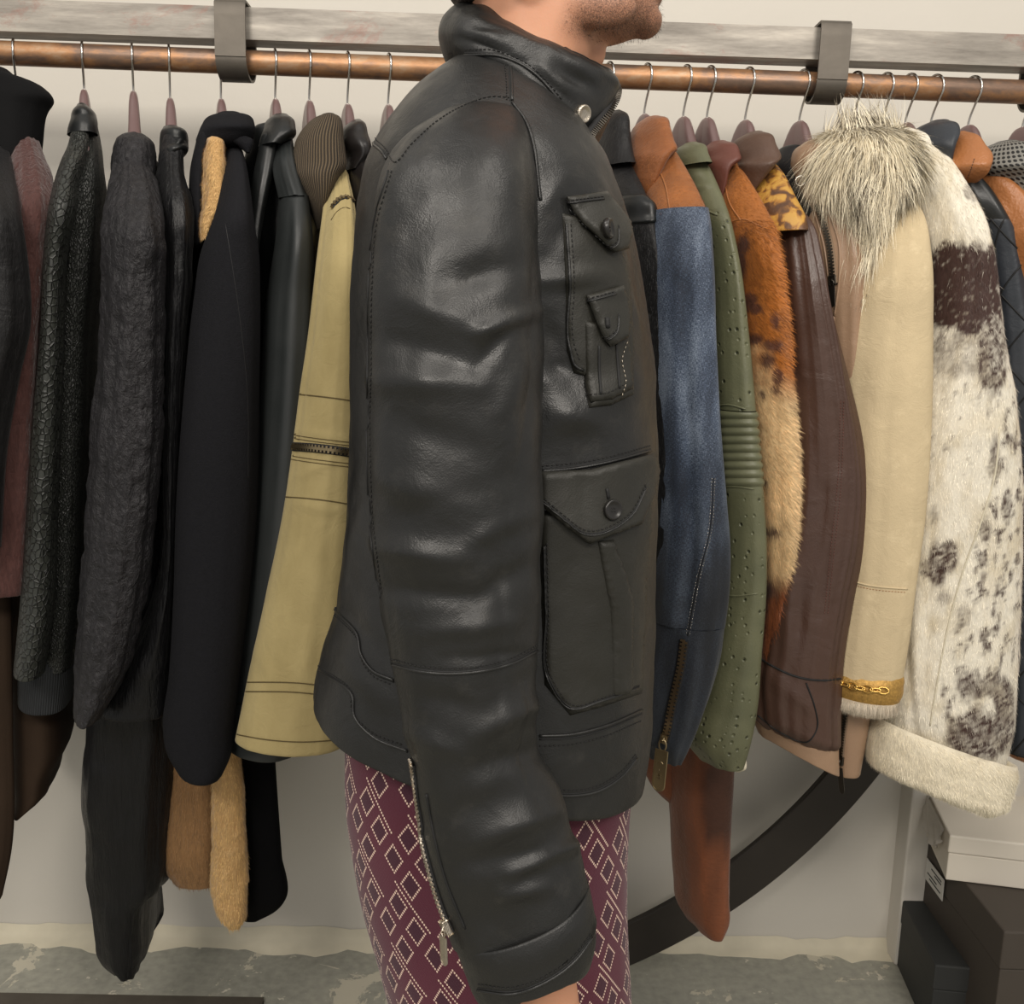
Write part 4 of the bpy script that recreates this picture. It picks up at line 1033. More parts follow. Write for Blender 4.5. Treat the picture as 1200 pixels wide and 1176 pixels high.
loft('shoulder_panel', cut(OL, 186.01, 249), M['olive'], r, n=50, fold=.001, bot=None, ridges=[(815, 222, 832, 216, 4, 2), (808, 210, 820, 200, 4, 1.5)])
o1 = loft('sleeve', cut(OL, 248, 478), M['ostrich'], r, n=90, m=64, fold=.002, top=None, bot=None)
o2 = loft('quilted_band', cut(OL, 479, 571), M['olive'], r, n=200, m=64, fold=.0005, top=None, bot=None, ribs=[(481, 570, 9, .0028)])
o3 = loft('forearm', cut(OL, 571, 889), M['ostrich'], r, n=110, m=64, fold=.002, top=None, bot='hem')
loft('cuff_lining', [(880, 846, 868, 1.35, .03), (892, 848, 866, 1.35, .03), (897, 850, 864, 1.35, .02)], M['paintlip'], r, n=14, fold=0)
b13 = bvh_of([o1, o2, o3])
for pts in ([(812, 249), (826, 247), (841, 252)], [(832, 478), (850, 474), (874, 479)], [(837, 572), (860, 570), (884, 573)], [(836, 694), (860, 698), (888, 695)]): seam(b13, pts, r, M['olive'], r=.0013)
# 14 orange cowhide coat
r = coat('cowhide_coat', 'long orange and cream spotted cowhide coat with maroon leather collar', 831)
C_(r, [(167, 834, 849, 1.46, .015), (173, 829, 854, 1.45, .035), (185, 826, 856, 1.44, .045), (192, 825, 857, 1.43, .045), (200, 826, 846, 1.425, .04), (220, 829, 842, 1.42, .03), (244, 835, 840, 1.41, .01)], M['maroon'])
SPOT = [(879, 352, 7, 7), (870, 360, 8, 6), (886, 362, 6, 5), (884, 397, 8, 5), (906, 404, 9, 6), (898, 421, 7, 6), (911, 441, 5, 8), (908, 375, 4, 8), (908, 456, 4, 4), (893, 461, 3, 3), (862, 305, 8, 16), (870, 285, 5, 8), (895, 565, 3, 3), (900, 622, 9, 4), (893, 690, 12, 8)]
def orangecol(V):
    q = px(V); y = q[:, 1]; nz = fbm(V * 30, 21)
    a = np.array(srgb(180, 108, 42)); b = np.array(srgb(234, 200, 150)); c = np.array(srgb(132, 74, 40)); dk = np.array(srgb(82, 50, 44))
    t = np.clip((y + nz * 50 - 400) / 50, 0, 1)[:, None]; col = a * (1 - t) + b * t
    t2 = np.clip((y + nz * 20 - 668) / 25, 0, 1)[:, None]; col = col * (1 - t2) + c * t2
    t3 = np.clip((q[:, 0] - 898 + (y - 440) * .02 + nz * 16) / 12, 0, 1)[:, None] * np.clip((475 - y) / 40, 0, 1)[:, None]; col = col * (1 - t3) + a * t3
    m_ = np.zeros(len(V))
    for x, yy, rx, ry in SPOT: m_ = np.maximum(m_, np.clip(1.6 - np.hypot((q[:, 0] - x + nz * 3) / rx, (y - yy + nz * 2) / ry), 0, .6) / .6)
    m_ = m_[:, None] * .85; col = col * (1 - m_) + dk * m_
    return np.maximum(col * (.9 + .25 * nz[:, None]), 0)
OR = [(186, 847, 856, 1.45, .012), (205, 845, 864, 1.43, .03), (230, 846, 878, 1.40, .04), (262, 850, 893, 1.375, .05), (300, 857, 903, 1.36, .05), (350, 864, 910, 1.36, .05), (400, 868, 916, 1.36, .05), (450, 872, 918, 1.36, .05), (500, 874, 923, 1.36, .05), (550, 878, 926, 1.36, .05), (600, 882, 924, 1.36, .05), (640, 884, 918, 1.36, .05), (690, 884, 906, 1.37, .045), (760, 878, 896, 1.38, .04)]
sA = loft('shoulder_panel', cut(OR, 186.01, 262), M['orangeattr'], r, n=50, m=64, fold=.001, colf=orangecol, bot=None)
sB = loft('sleeve', cut(OR, 261, 759), M['orangeattr'], r, n=220, m=96, fold=.002, noise=.002, colf=orangecol)
oc = lambda p, r_: orangecol(p) * (.6 + .75 * r_.random((len(p), 1)))
strands(SURF[sA], 6000, .007, 'fur_hairs', M['hair'], r, oc, droop=.8, lift=.3, width=.0004, side=.6)
strands(SURF[sB], 22000, .012, 'fur_hairs', M['hair'], r, oc, droop=.6, lift=.45, width=.00045, side=.9, jit=.7)
bA = bvh_of([sA, sB]); seam(bA, [(850, 262), (870, 257), (893, 266)], r, M['tan'], r=.001); seam(bA, [(848, 205), (856, 240), (868, 258)], r, M['tan'], r=.001)
def rustcol(V):
    q = px(V); n_ = fbm(V * [50, 50, 12], 91)[:, None]; b_ = np.clip((1.25 - np.hypot((q[:, 0] - 845) / 22, (q[:, 1] - 930) / 60) + n_[:, 0] * .7) * 2, 0, 1)[:, None]
    c = np.array(srgb(122, 70, 42)) * (1 + .45 * n_) + np.array(srgb(60, 30, 16)) * np.clip((q[:, 1:2] - 1000) / 200, 0, .6)
    return np.maximum(c * (1 - b_ * .8) + np.array(srgb(52, 32, 24)) * b_ * .8, 0)
T_(r, [(186, 838, 860, 1.47), (300, 845, 885), (500, 855, 900), (660, 860, 905), (760, 845, 893), (840, 815, 882), (880, 811, 876), (950, 811, 871), (1000, 813, 868), (1060, 817, 866), (1092, 822, 864), (1103, 830, 856)], M['orangeattr'], colf=rustcol, n=160, fold=.003, noise=.001, prof=(1.48, 1.42, 120, .03, .05))
loft('front_panel', [(850, 756, 830, 1.50, .02), (878, 750, 830, 1.50, .02), (900, 755, 830, 1.50, .02), (920, 764, 830, 1.50, .02), (945, 790, 830, 1.50, .02), (962, 812, 828, 1.50, .01)], M['orangeattr'], r, colf=rustcol, n=50, fold=.001, rr=.1)
# 15 brown leather coat
r = coat('brown_leather_coat', 'brown leather coat with golden spotted shoulder, hanging before the taupe jacket', 876)
C_(r, [(156, 876, 891, 1.46, .015), (162, 868, 896, 1.45, .035), (175, 865, 898, 1.44, .045), (190, 863, 903, 1.43, .05), (197, 862, 896, 1.42, .05), (212, 864, 884, 1.42, .04), (228, 870, 878, 1.41, .015)], M['brn_collar'])
T_(r, [(180, 868, 900, 1.47), (260, 885, 925), (400, 895, 945), (600, 900, 965), (800, 890, 950)], M['brn_leather'], prof=(1.48, 1.44, 120, .03, .12))
sp_ = loft('shoulder_panel', [(188, 890, 900, 1.44, .015), (205, 886, 910, 1.42, .03), (235, 884, 924, 1.395, .04), (256, 886, 932, 1.38, .048), (272, 890, 934, 1.37, .05)], M['spotted'], r, n=50, fold=.001, bot='hem')
BR = [(244, 900, 930, 1.40, .03), (262, 902, 935, 1.385, .045), (300, 904, 945, 1.37, .05), (350, 908, 957, 1.36, .05), (400, 912, 970, 1.36, .05), (450, 914, 983, 1.36, .05), (500, 914, 995, 1.36, .05), (570, 912, 1004, 1.36, .05), (630, 905, 1001, 1.36, .05), (700, 896, 987, 1.36, .05)]
s15 = loft('sleeve', BR + [(888, 760, 976, 775, 1.36, .05), (882, 800, 974, 835, 1.36, .05), (884, 834, 974, 868, 1.36, .05)], M['brn_leather'], r, n=220, m=80, fold=.009, ff=7, fz=1.0,
   ridges=[(925, 280, 925, 700, 9, 3), (950, 330, 965, 560, 8, 3), (905, 380, 930, 420, 6, 2), (975, 480, 960, 720, 10, -3), (985, 560, 975, 700, 7, 3), (900, 600, 930, 780, 9, 3), (940, 450, 935, 740, 6, -3), (900, 790, 950, 830, 10, 3)])
s15b = loft('hem_band', [(884, 830, 976, 862, 1.375, .05), (888, 846, 976, 878, 1.375, .05), (894, 862, 977, 903, 1.375, .048)], M['taupe'], r, n=30, m=64, fold=.002, top=None, bot='hem')
b15 = bvh_of([s15, s15b])
seam(b15, [(882, 765), (905, 780), (935, 793), (965, 797), (985, 795)], r, M['crease'], r=.0016)
seam(b15, [(945, 800), (955, 830), (958, 850), (948, 868), (915, 858), (888, 838)], r, M['crease'], r=.0012)
stitch(b15, [(985, 470), (982, 560), (973, 650), (966, 720)], r, M['maroon']); stitch(b15, [(989, 470), (986, 560), (977, 650), (970, 720)], r, M['maroon'])
# 16 taupe jacket
r = coat('taupe_jacket', 'taupe leather jacket with chest zip and black lining, behind the brown leather coat', 940, 'jacket')
loft('lining', [(175, 916, 938, 1.47, .02), (200, 908, 944, 1.46, .04), (240, 905, 950, 1.46, .06), (300, 915, 955, 1.46, .06), (500, 940, 985, 1.46, .06)], M['lining'], r, n=60, fold=.003)
loft('collar', [(166, 946, 957, 1.43, .012), (172, 938, 962, 1.425, .025), (185, 933, 968, 1.42, .03), (205, 934, 975, 1.42, .03), (230, 940, 980, 1.415, .03), (260, 950, 984, 1.41, .02)], M['taupe'], r, n=50, fold=.001)
t16 = loft('front_panel', [(190, 948, 975, 1.43, .02), (220, 945, 1000, 1.42, .03), (260, 946, 1010, 1.41, .04), (300, 950, 1014, 1.40, .045), (400, 955, 1012, 1.40, .045), (500, 965, 1008, 1.40, .045), (600, 972, 1004, 1.40, .045), (700, 966, 1004, 1.41, .045), (820, 955, 1012, 1.41, .045), (898, 958, 1000, 1.41, .04)], M['taupe'], r, n=150, m=64, fold=.003, bot='hem',
   ridges=[(985, 215, 1000, 300, 7, 4), (1003, 260, 998, 480, 6, 3), (975, 420, 980, 520, 5, 3)])
b16 = bvh_of([t16])
zipper(b16, [(952, 222), (962, 250), (972, 285), (977, 332)], r, M['tape_tan'], M['gun'], w=.0055, tooth=.0035, tlen=.005, slider=.97, pull=(975, 360, .0045), pm=M['gun'])
seam(b16, [(946, 222), (955, 250), (965, 285), (972, 335)], r, M['taupe'], r=.0016); seam(b16, [(960, 222), (972, 250), (983, 285), (984, 320), (978, 370)], r, M['taupe'], r=.0016)
seam(b16, [(977, 370), (978, 420), (974, 470)], r, M['taupe'], r=.0014)
zipper(b16, [(992, 830), (988, 860), (985, 892)], r, M['tape_tan'], M['gun'], w=.0045, tooth=.0035, tlen=.004, slider=.97, pull=(987, 930, .004), pm=M['gun'])
m = MB(); q0 = V3(P(938, 212, 1.40)); an = np.linspace(0, 2 * math.pi, 25); m.tube([q0 + np.array([math.cos(a), 0, math.sin(a)]) * .0065 for a in an], .0012, 8); m.build('collar_ring', M['steel'], r)
# 17 shearling with fur collar
r = coat('shearling_coat', 'cream suede shearling coat with long shaggy fur collar and gold chain cuff', 1037)
S17 = [(205, 1030, 1042, 1.44, .01), (225, 1020, 1056, 1.42, .03), (255, 1012, 1072, 1.39, .045), (300, 1008, 1080, 1.37, .05), (400, 998, 1083, 1.365, .05), (500, 989, 1081, 1.365, .05), (600, 986, 1074, 1.365, .05), (680, 982, 1063, 1.365, .05), (740, 975, 1056, 1.365, .05), (790, 969, 1048, 1.365, .05), (806, 968, 1045, 1.365, .05)]
s17 = loft('sleeve', S17, M['cream'], r, n=160, m=72, fold=.003, bot='hem')
T_(r, [(190, 1015, 1060, 1.47), (300, 1030, 1088), (600, 1030, 1085), (780, 1010, 1060)], M['cream'], prof=(1.48, 1.44, 120, .03, .12))
loft('dark_facing', [(240, 1066, 1090, 1.43, .02), (400, 1072, 1094, 1.43, .02), (600, 1068, 1084, 1.43, .02)], M['burg'], r, n=40, fold=.001)
b17 = bvh_of([s17]); seam(b17, [(982, 676), (1020, 686), (1063, 690)], r, M['cream'], r=.0014); stitch(b17, [(982, 680), (1020, 690), (1063, 694)], r, M['tan'])
ch = loft('cuff_trim', [(790, 968, 1050, 1.364, .0510), (793, 967, 1049, 1.364, .0518), (804, 966, 1048, 1.364, .0518), (807, 967, 1047, 1.364, .0510)], M['gold_braid'], r, n=12, m=64, fold=0)
bch = bvh_of([ch]); mm = MB()
tr = trace(bch, [(969, 789), (985, 799), (1010, 806), (1045, 809)], 1.0); pp = np.array([a + b * .003 for a, b in tr]); nn = np.array([b for a, b in tr])
kk = np.concatenate([[0], np.cumsum(np.linalg.norm(np.diff(pp, axis=0), axis=1))]); s = 0; j = 0
while s + .011 < kk[-1]:
    c = np.array([np.interp(s + .0055, kk, pp[:, i]) for i in range(3)]); t_ = np.array([np.interp(s + .008, kk, pp[:, i]) for i in range(3)]) - np.array([np.interp(s + .003, kk, pp[:, i]) for i in range(3)]); t_ /= np.linalg.norm(t_)
    n_ = np.array([np.interp(s, kk, nn[:, i]) for i in range(3)]); sd = np.cross(t_, n_)
    if j % 2: t2, s2 = sd, n_
    mm.tube([c + t_ * .0075 * math.cos(a) + (sd * .0045 + n_ * .001) * math.sin(a) * (1 if j % 2 == 0 else .5) + n_ * (0 if j % 2 else .002) * math.cos(a) for a in np.linspace(0, 2 * math.pi, 17)], .0014, 6); s += .0105; j += 1
mm.build('gold_chain', M['gold'], r)
ft = loft('fur_trim', [(806, 968, 1046, 1.365, .048), (818, 966, 1043, 1.365, .05), (822, 972, 1040, 1.365, .045)], M['cowattr'], r, n=16, m=64, fold=0, colf=lambda V: np.tile(srgb(196, 180, 156), (len(V), 1)))
strands(SURF[ft], 5000, .013, 'fur_hairs', M['hair'], r, lambda p, r_: np.array(srgb(214, 200, 178)) * (.5 + .6 * r_.random((len(p), 1))), droop=1.2, lift=.35, width=.0004)
def furcol(p, r_=None):
    q = px(p); nz = fbm(p * [45, 45, 14], 33); k = r_.random((len(p), 1)) if r_ is not None else np.full((len(p), 1), .4)
    lt = np.array(srgb(244, 234, 208)); md = np.array(srgb(204, 188, 156)); dk = np.array(srgb(70, 60, 50))
    col = md + (lt - md) * np.clip(k * 1.5, 0, 1)
    dkm = np.clip((nz - .12) * 3, 0, .9) * (k[:, 0] < .6); dkm = np.maximum(dkm, (k[:, 0] < .16) * .8)
    dkm = np.maximum(dkm, np.clip((158 - q[:, 1]) / 22, 0, 1) * (k[:, 0] < .7))
    dkm = np.maximum(dkm, np.clip((q[:, 1] - 270) / 60, 0, 1) * (k[:, 0] < .6) * .8)
    return col * (1 - dkm[:, None]) + dk * dkm[:, None]
fc = loft('fur_collar', [(146, 985, 1040, 1.43, .02), (156, 968, 1052, 1.42, .045), (175, 958, 1060, 1.41, .055), (200, 955, 1064, 1.40, .055), (222, 968, 1058, 1.39, .05), (245, 985, 1046, 1.385, .04), (275, 996, 1034, 1.38, .03), (310, 1001, 1025, 1.375, .02), (345, 1004, 1020, 1.37, .015)], M['cowattr'], r, n=80, m=64, fold=.002, noise=.004, colf=lambda V: furcol(V))
K_ = dict(curl=.1)
strands(SURF[fc], 11000, .032, 'fur_hairs', M['hair'], r, furcol, droop=1.1, lift=.42, width=.0007, seg=5, jit=1.1, seed=3, curl=.08, rows=(.05, 1))
strands(SURF[fc], 5000, .055, 'long_fur_hairs', M['hair'], r, furcol, droop=1.1, lift=.5, width=.0006, seg=6, jit=1.0, seed=4, rows=(.1, .75), curl=.05)
strands(SURF[fc], 330, .045, 'guard_hairs', M['hair'], r, furcol, droop=-.9, lift=.9, width=.0007, seg=5, jit=.9, seed=5, rows=(0, .07), curl=.03, front=False)
# 18 white cowhide coat
r = coat('white_cowhide_coat', 'white cowhide coat with dark brown patches and wide rolled up cuff', 1065)
COW = [(1130, 318, 46, 30, 2), (1130, 352, 46, 32, 2), (1106, 345, 22, 40, 2), (1164, 410, 16, 50, .9), (1120, 415, 40, 26, .45), (1100, 660, 11, 26, 1), (1112, 650, 9, 18, 1), (1085, 665, 6, 9, .8), (1150, 860, 34, 28, 1), (1135, 800, 18, 18, .8), (1165, 800, 18, 14, .8), (1176, 830, 12, 40, .9), (1125, 395, 8, 12, .6), (1103, 405, 8, 22, .6), (1165, 430, 14, 18, .7), (1138, 225, 10, 13, .6), (1147, 300, 14, 20, .6), (1095, 600, 5, 12, .5), (1075, 625, 5, 20, .6), (1105, 700, 8, 8, .5), (1130, 720, 7, 12, .5), (1166, 540, 6, 30, .8), (1180, 590, 6, 20, .9), (1155, 620, 6, 14, .8), (1035, 858, 4, 8, .6)]
def cowcol(V):
    q = px(V); n1 = fbm(V * [60, 60, 34], 51); n2 = fbm(V * [150, 150, 90], 57); n3 = fbm(V * 300, 58, 2)
    wt = np.array(srgb(240, 233, 216)); dk = np.array(srgb(66, 44, 38)); m_ = np.zeros(len(V))
    for x, y, rx, ry, a in COW: m_ = np.maximum(m_, a * np.clip((1.2 - np.hypot((q[:, 0] - x) / rx, (q[:, 1] - y) / ry) + n1 * .45) * 3, 0, 1))
    rt = np.clip((q[:, 0] - (1176 - np.clip((q[:, 1] - 480), 0, 999) * .235)) / 6, 0, 1) * (q[:, 1] > 470) * (q[:, 1] < 850)
    m_ = np.maximum(m_, rt * np.clip((n2 - .12) * 5, 0, .9)); m_ = np.maximum(m_, np.clip((n2 - .36) * 5, 0, .6) * ((q[:, 1] > 380) & (q[:, 1] < 560)))
    m_ = np.clip(m_ * np.clip(.8 + n3 * .9, 0, 1.2), 0, 1)
    yel = np.clip(n1 * .8 + .1, 0, .5)[:, None]; b = wt * (1 - yel) + np.array(srgb(206, 190, 156)) * yel
    return b * (1 - m_[:, None]) + dk * m_[:, None]
CW = [(151, 1056, 1066, 1.46, .01), (160, 1053, 1078, 1.45, .03), (175, 1053, 1088, 1.44, .04), (200, 1062, 1106, 1.42, .045), (235, 1076, 1126, 1.40, .05), (270, 1086, 1138, 1.385, .055), (300, 1092, 1146, 1.38, .055), (350, 1090, 1155, 1.38, .055), (400, 1085, 1163, 1.38, .055), (450, 1078, 1174, 1.38, .055), (500, 1072, 1182, 1.38, .055), (600, 1066, 1188, 1.38, .055), (700, 1062, 1187, 1.38, .055), (800, 1050, 1183, 1.38, .055), (860, 1044, 1178, 1.38, .055), (890, 1046, 1172, 1.38, .05)]
s18 = loft('sleeve', CW, M['cowattr'], r, n=260, m=110, fold=.003, noise=.002, colf=cowcol, ridges=[(1068, 540, 1075, 840, 8, 4), (1062, 760, 1072, 870, 6, -5)])
cwc = lambda p, r_: cowcol(p) * (.72 + .5 * r_.random((len(p), 1)))
strands(SURF[s18], 34000, .009, 'fur_hairs', M['hair'], r, cwc, droop=1, lift=.35, width=.00042, jit=.8)
T_(r, [(165, 1050, 1085, 1.47), (260, 1080, 1130), (500, 1085, 1165), (800, 1070, 1160), (870, 1070, 1160)], M['cowattr'], colf=cowcol, prof=(1.48, 1.46, 120, .03, .1))
b18 = bvh_of([s18]); seam(b18, [(1172, 500), (1165, 560), (1150, 610), (1130, 665), (1112, 730), (1100, 790), (1090, 850)], r, M['paintlip'], r=.0014)
seam(b18, [(1082, 172), (1074, 200), (1074, 240), (1085, 290)], r, M['taupe'], r=.0008)
s18c = loft('rolled_cuff', [(1032, 843, 1184, 893, 1.37, .058), (1027, 850, 1182, 899, 1.37, .066), (1022, 872, 1178, 912, 1.37, .07), (1022, 886, 1174, 928, 1.37, .07), (1028, 900, 1166, 942, 1.37, .066), (1042, 908, 1154, 948, 1.37, .055)], M['cowattr'], r, n=50, m=110, fold=.002, noise=.003, bot='hem', top='hem',
   colf=lambda V: cowcol(V) * .3 + np.array(srgb(236, 224, 196)) * .7)
strands(SURF[s18c], 16000, .008, 'fur_hairs', M['hair'], r, lambda p, r_: np.array(srgb(240, 230, 206)) * (.68 + .5 * r_.random((len(p), 1))), droop=.9, lift=.4, width=.00042, side=.6, jit=.8)
# 19 quilted black leather
r = coat('quilted_jacket', 'blue black quilted leather jacket between white cowhide and tan leather', 1095, 'jacket')
loft('collar', [(142, 1092, 1110, 1.45, .01), (148, 1082, 1112, 1.44, .03), (160, 1078, 1110, 1.43, .04), (175, 1079, 1103, 1.42, .04), (195, 1090, 1100, 1.42, .03)], M['navy_leather'], r, n=40, fold=.002)
Q = [(185, 1098, 1112, 1.45, .015), (215, 1104, 1138, 1.43, .04), (255, 1120, 1160, 1.42, .05), (265, 1124, 1166, 1.42, .05), (350, 1140, 1186, 1.42, .05), (450, 1150, 1198, 1.42, .05), (600, 1165, 1212, 1.42, .05), (800, 1165, 1212, 1.42, .05), (872, 1166, 1205, 1.42, .05)]
loft('shoulder_panel', cut(Q, 185.01, 262), M['blk_leather'], r, n=50, fold=.001, bot=None, ridges=[(1138, 215, 1150, 255, 6, 3)])
q1 = loft('sleeve', cut(Q, 261, 871), M['navy_leather'], r, n=160, m=64, fold=.003)
bq = bvh_of([q1])
for k in range(-2, 9):
    seam(bq, [(1130, 290 + k * 75), (1160, 330 + k * 75), (1205, 380 + k * 75)], r, M['crease'], r=.0013)
    seam(bq, [(1205, 300 + k * 80), (1175, 340 + k * 80), (1160, 420 + k * 80)], r, M['crease'], r=.0013)
T_(r, [(190, 1095, 1112, 1.48), (500, 1120, 1180), (860, 1120, 1180)], M['navy_leather'], prof=(1.5, 1.48, 120, .03, .1))
# 20 tan leather
r = coat('tan_leather_jacket', 'tan orange leather jacket with stitched collar near the right photo edge', 1139, 'jacket')
c20 = loft('collar', [(155, 1121, 1127, 1.44, .01), (162, 1115, 1132, 1.43, .03), (175, 1109, 1139, 1.42, .04), (186, 1105, 1146, 1.41, .045), (192, 1104, 1147, 1.405, .045), (198, 1106, 1144, 1.40, .045), (208, 1118, 1141, 1.40, .035), (216, 1132, 1139, 1.40, .01)], M['tan'], r, n=50, fold=.001)
bc = bvh_of([c20]); stitch(bc, [(1142, 186), (1138, 198), (1133, 210)], r, M['brn_leather'], r=.0007)
TN = [(190, 1140, 1152, 1.44, .015), (215, 1140, 1172, 1.43, .04), (240, 1150, 1190, 1.42, .05), (272, 1166, 1206, 1.40, .055), (350, 1182, 1232, 1.40, .055), (500, 1194, 1250, 1.40, .055), (700, 1194, 1250, 1.40, .055), (880, 1180, 1240, 1.42, .05)]
loft('shoulder_panel', cut(TN, 190.01, 272), M['tan'], r, n=50, fold=.002, bot=None, ridges=[(1168, 235, 1180, 262, 5, 3)])
t20 = loft('sleeve', cut(TN, 271, 879), M['tan'], r, n=100, fold=.003)
bt = bvh_of([t20, c20]); 
# 21 mesh
r = coat('mesh_jacket', 'grey honeycomb mesh jacket cut off by the right photo edge', 1203, 'jacket')
loft('collar', [(166, 1172, 1184, 1.44, .015), (172, 1162, 1192, 1.43, .035), (185, 1155, 1200, 1.42, .045), (197, 1152, 1212, 1.41, .05), (212, 1168, 1220, 1.41, .05), (232, 1188, 1226, 1.40, .05)], M['mesh'], r, n=50, fold=.002)
S_(r, [(205, 1192, 1225, 1.43, .03), (260, 1215, 1265), (500, 1235, 1290), (800, 1235, 1290)], M['mesh'], 1.38, .05)

# ------------------------------------------------------------ boxes, bottom right
def Pz(x, y, z):
    d = ROT @ Vector(((x - 600) / FPX, -(y - 588) / FPX, -1)); return CAM + d * ((z - CAM.z) / d.z)
def carton(name, label, bl, fl, width, z0, z1, mat, lid, lidmat=None, inset=.002):
    """bl, fl: back-left and front-left corner (x, y); the box stands from z0 to z1"""
    bl = np.array([bl[0], bl[1], 0]); fl = np.array([fl[0], fl[1], 0]); ay = (bl - fl); dp = np.linalg.norm(ay); ay /= dp; ax = np.array([ay[1], -ay[0], 0])
    c = (bl + fl) / 2 + ax * width / 2
    t = thing(name, label, 'box', tuple(c + [0, 0, z0]))
    MB().box(c + [0, 0, (z0 + z1 - lid) / 2], ax * (width / 2 - inset), ay * (dp / 2 - inset), np.array([0, 0, (z1 - lid - z0) / 2]), bev=.002).build('box_body', mat, t, smooth=False)
    MB().box(c + [0, 0, z1 - lid / 2], ax * width / 2, ay * dp / 2, np.array([0, 0, lid / 2 - .0006]), bev=.003).build('lid', lidmat or mat, t, smooth=False)
    return t, bl, fl, ax, ay, dp
zb_ = .277
carton('black_box', 'small black box standing on the floor, lowest and leftmost of the boxes', Pz(1051, 1040, .142), Pz(1096, 1130, .142), .075, 0, .142, M['card_black'], .05)
tg, bl, fl, ax_, ay_, dp = carton('brown_box', 'large dark brown box with white label, under the white box', Pz(1079, 968, zb_), Pz(1177, 1091, zb_), .45, 0, zb_, M['card_grey'], .07)
p0, p1 = Pz(1077, 1032, 0), None
lc = np.array([bl[0], bl[1], 0]) * .74 + np.array([fl[0], fl[1], 0]) * .26 - ax_ * .0035
lab = MB().box(lc + [0, 0, zb_ - .060], ax_ * .0005, ay_ * .040, np.array([0, 0, .021])).build('label_sticker', M['label'], tg, smooth=False)
mm = MB()
for j, (u0, u1, zz) in enumerate([(-.03, .015, .012), (-.03, .0, .006), (-.012, .03, -.004), (-.03, .02, -.011)]):
    mm.box(lc - ax_ * .0008 + ay_ * (u0 + u1) / 2 + [0, 0, zb_ - .060 + zz], ax_ * .0002, ay_ * (u1 - u0) / 2, np.array([0, 0, .0014]))
mm.build('printed_line', M['ink'], lab, smooth=False, kind='stuff')
tw, bl, fl, ax2, ay2, dp2 = carton('white_box', 'white cardboard box lying on the dark brown box under the cowhide cuff', Pz(1079, 967, zb_ + .001), Pz(1107, 1031, zb_ + .001), .4, zb_ + .001, zb_ + .088, M['card_white'], .035)
# crumpled tissue between box and lid on its left side
fl3 = np.array([fl[0], fl[1], 0]); rs = np.random.default_rng(2); V = []; F = []; nu, nv = 16, 12
for i in range(nu):
    for j in range(nv):
        u, v_ = i / (nu - 1), j / (nv - 1); w_ = .004 + .012 * abs(math.sin(u * 9 + v_ * 5)) * v_ * (1 - u * .4) + rs.random() * .003
        V.append(fl3 + ay2 * (.02 + u * dp2 * .8) - ax2 * w_ + [0, 0, zb_ + .088 - .058 * v_ * (.5 + .5 * math.sin(u * 3 + .3))])
for i in range(nu - 1):
    for j in range(nv - 1): F.append((i*nv+j, (i+1)*nv+j, (i+1)*nv+j+1, i*nv+j+1))
mk('tissue_paper', V, F, M['tissue'], tw)
cw = Pz(1172, 905, zb_ + .09)
carton('white_carton', 'pale grey upright carton behind the rolled cuff at right edge', (cw.x, 1.765), (cw.x + .02, 1.70), .2, zb_ + .089, zb_ + .15, M['card_white'], .02)

# ------------------------------------------------------------ person in the leather jacket
hipc = P(570, 1000, .98)
per = thing('person', 'person in black leather jacket and maroon diamond patterned trousers, standing in profile facing right', 'person', (hipc.x, .98, 0))
YC = .98
def jl(name, rows, mat, parent, **k):
    k.setdefault('shear', 0)
    return loft(name, rows, mat, parent, **k)
TORSO = [(533, 74, 690, 178, YC, .075, .016), (512, 92, 698, 182, YC, .10, .015), (482, 120, 706, 190, YC, .125, .012), (456, 152, 712, 205, YC, .148, .007), (434, 192, 717, 222, YC, .168, .003), (424, 235, 728, 252, YC, .176, 0), (417, 300, 741, 300, YC, .18), (414, 400, 755, 400, YC, .18), (413, 500, 764, 500, YC, .18), (411, 560, 768, 560, YC, .18),
         (405, 650, 763, 640, YC, .18), (397, 700, 759, 720, YC, .182), (385, 740, 757, 790, YC, .184), (373, 785, 755, 850, YC, .186), (372, 797, 750, 890, YC, .187)]
jk = jl('jacket', TORSO, M['jacket'], per, n=240, m=160, ex=2.35, fold=.004, ff=4, fz=3, noise=.0016, ns=28, bot='hem', top=None, seed=5,
  ridges=[(640, 500, 755, 440, 22, 6), (650, 480, 700, 500, 16, 4), (632, 330, 700, 322, 10, 4), (640, 420, 670, 440, 14, -5), (640, 380, 660, 420, 14, -6), (632, 250, 660, 210, 12, 3), (690, 230, 640, 300, 12, -2),
   (740, 350, 758, 420, 6, 3), (395, 705, 440, 760, 10, -2), (420, 600, 400, 700, 8, 3), (390, 760, 450, 820, 14, 3)])
# collar: stand of the jacket, tilted from nape to throat
COL = [(528, 82, 690, 190, .97, .086, .012), (521, 66, 697, 174, .967, .086, .010), (516, 48, 706, 155, .965, .082, .005), (517, 33, 715, 136, .965, .076, 0), (524, 20, 722, 116, .965, .070, -.006), (538, 10, 725, 101, .965, .063, -.010), (550, 7, 719, 93, .965, .056, -.012)]
cl = jl('collar', COL, M['jacket'], jk, n=70, m=110, ex=2.1, fold=.0025, ff=5, top=None, bot='hem', shell=.001, seed=8,
  ridges=[(560, 25, 640, 60, 8, 4), (640, 60, 700, 90, 10, 4), (540, 45, 620, 70, 6, -4), (600, 60, 670, 120, 8, -5), (560, 40, 600, 50, 5, 3), (655, 80, 690, 100, 8, -4)])
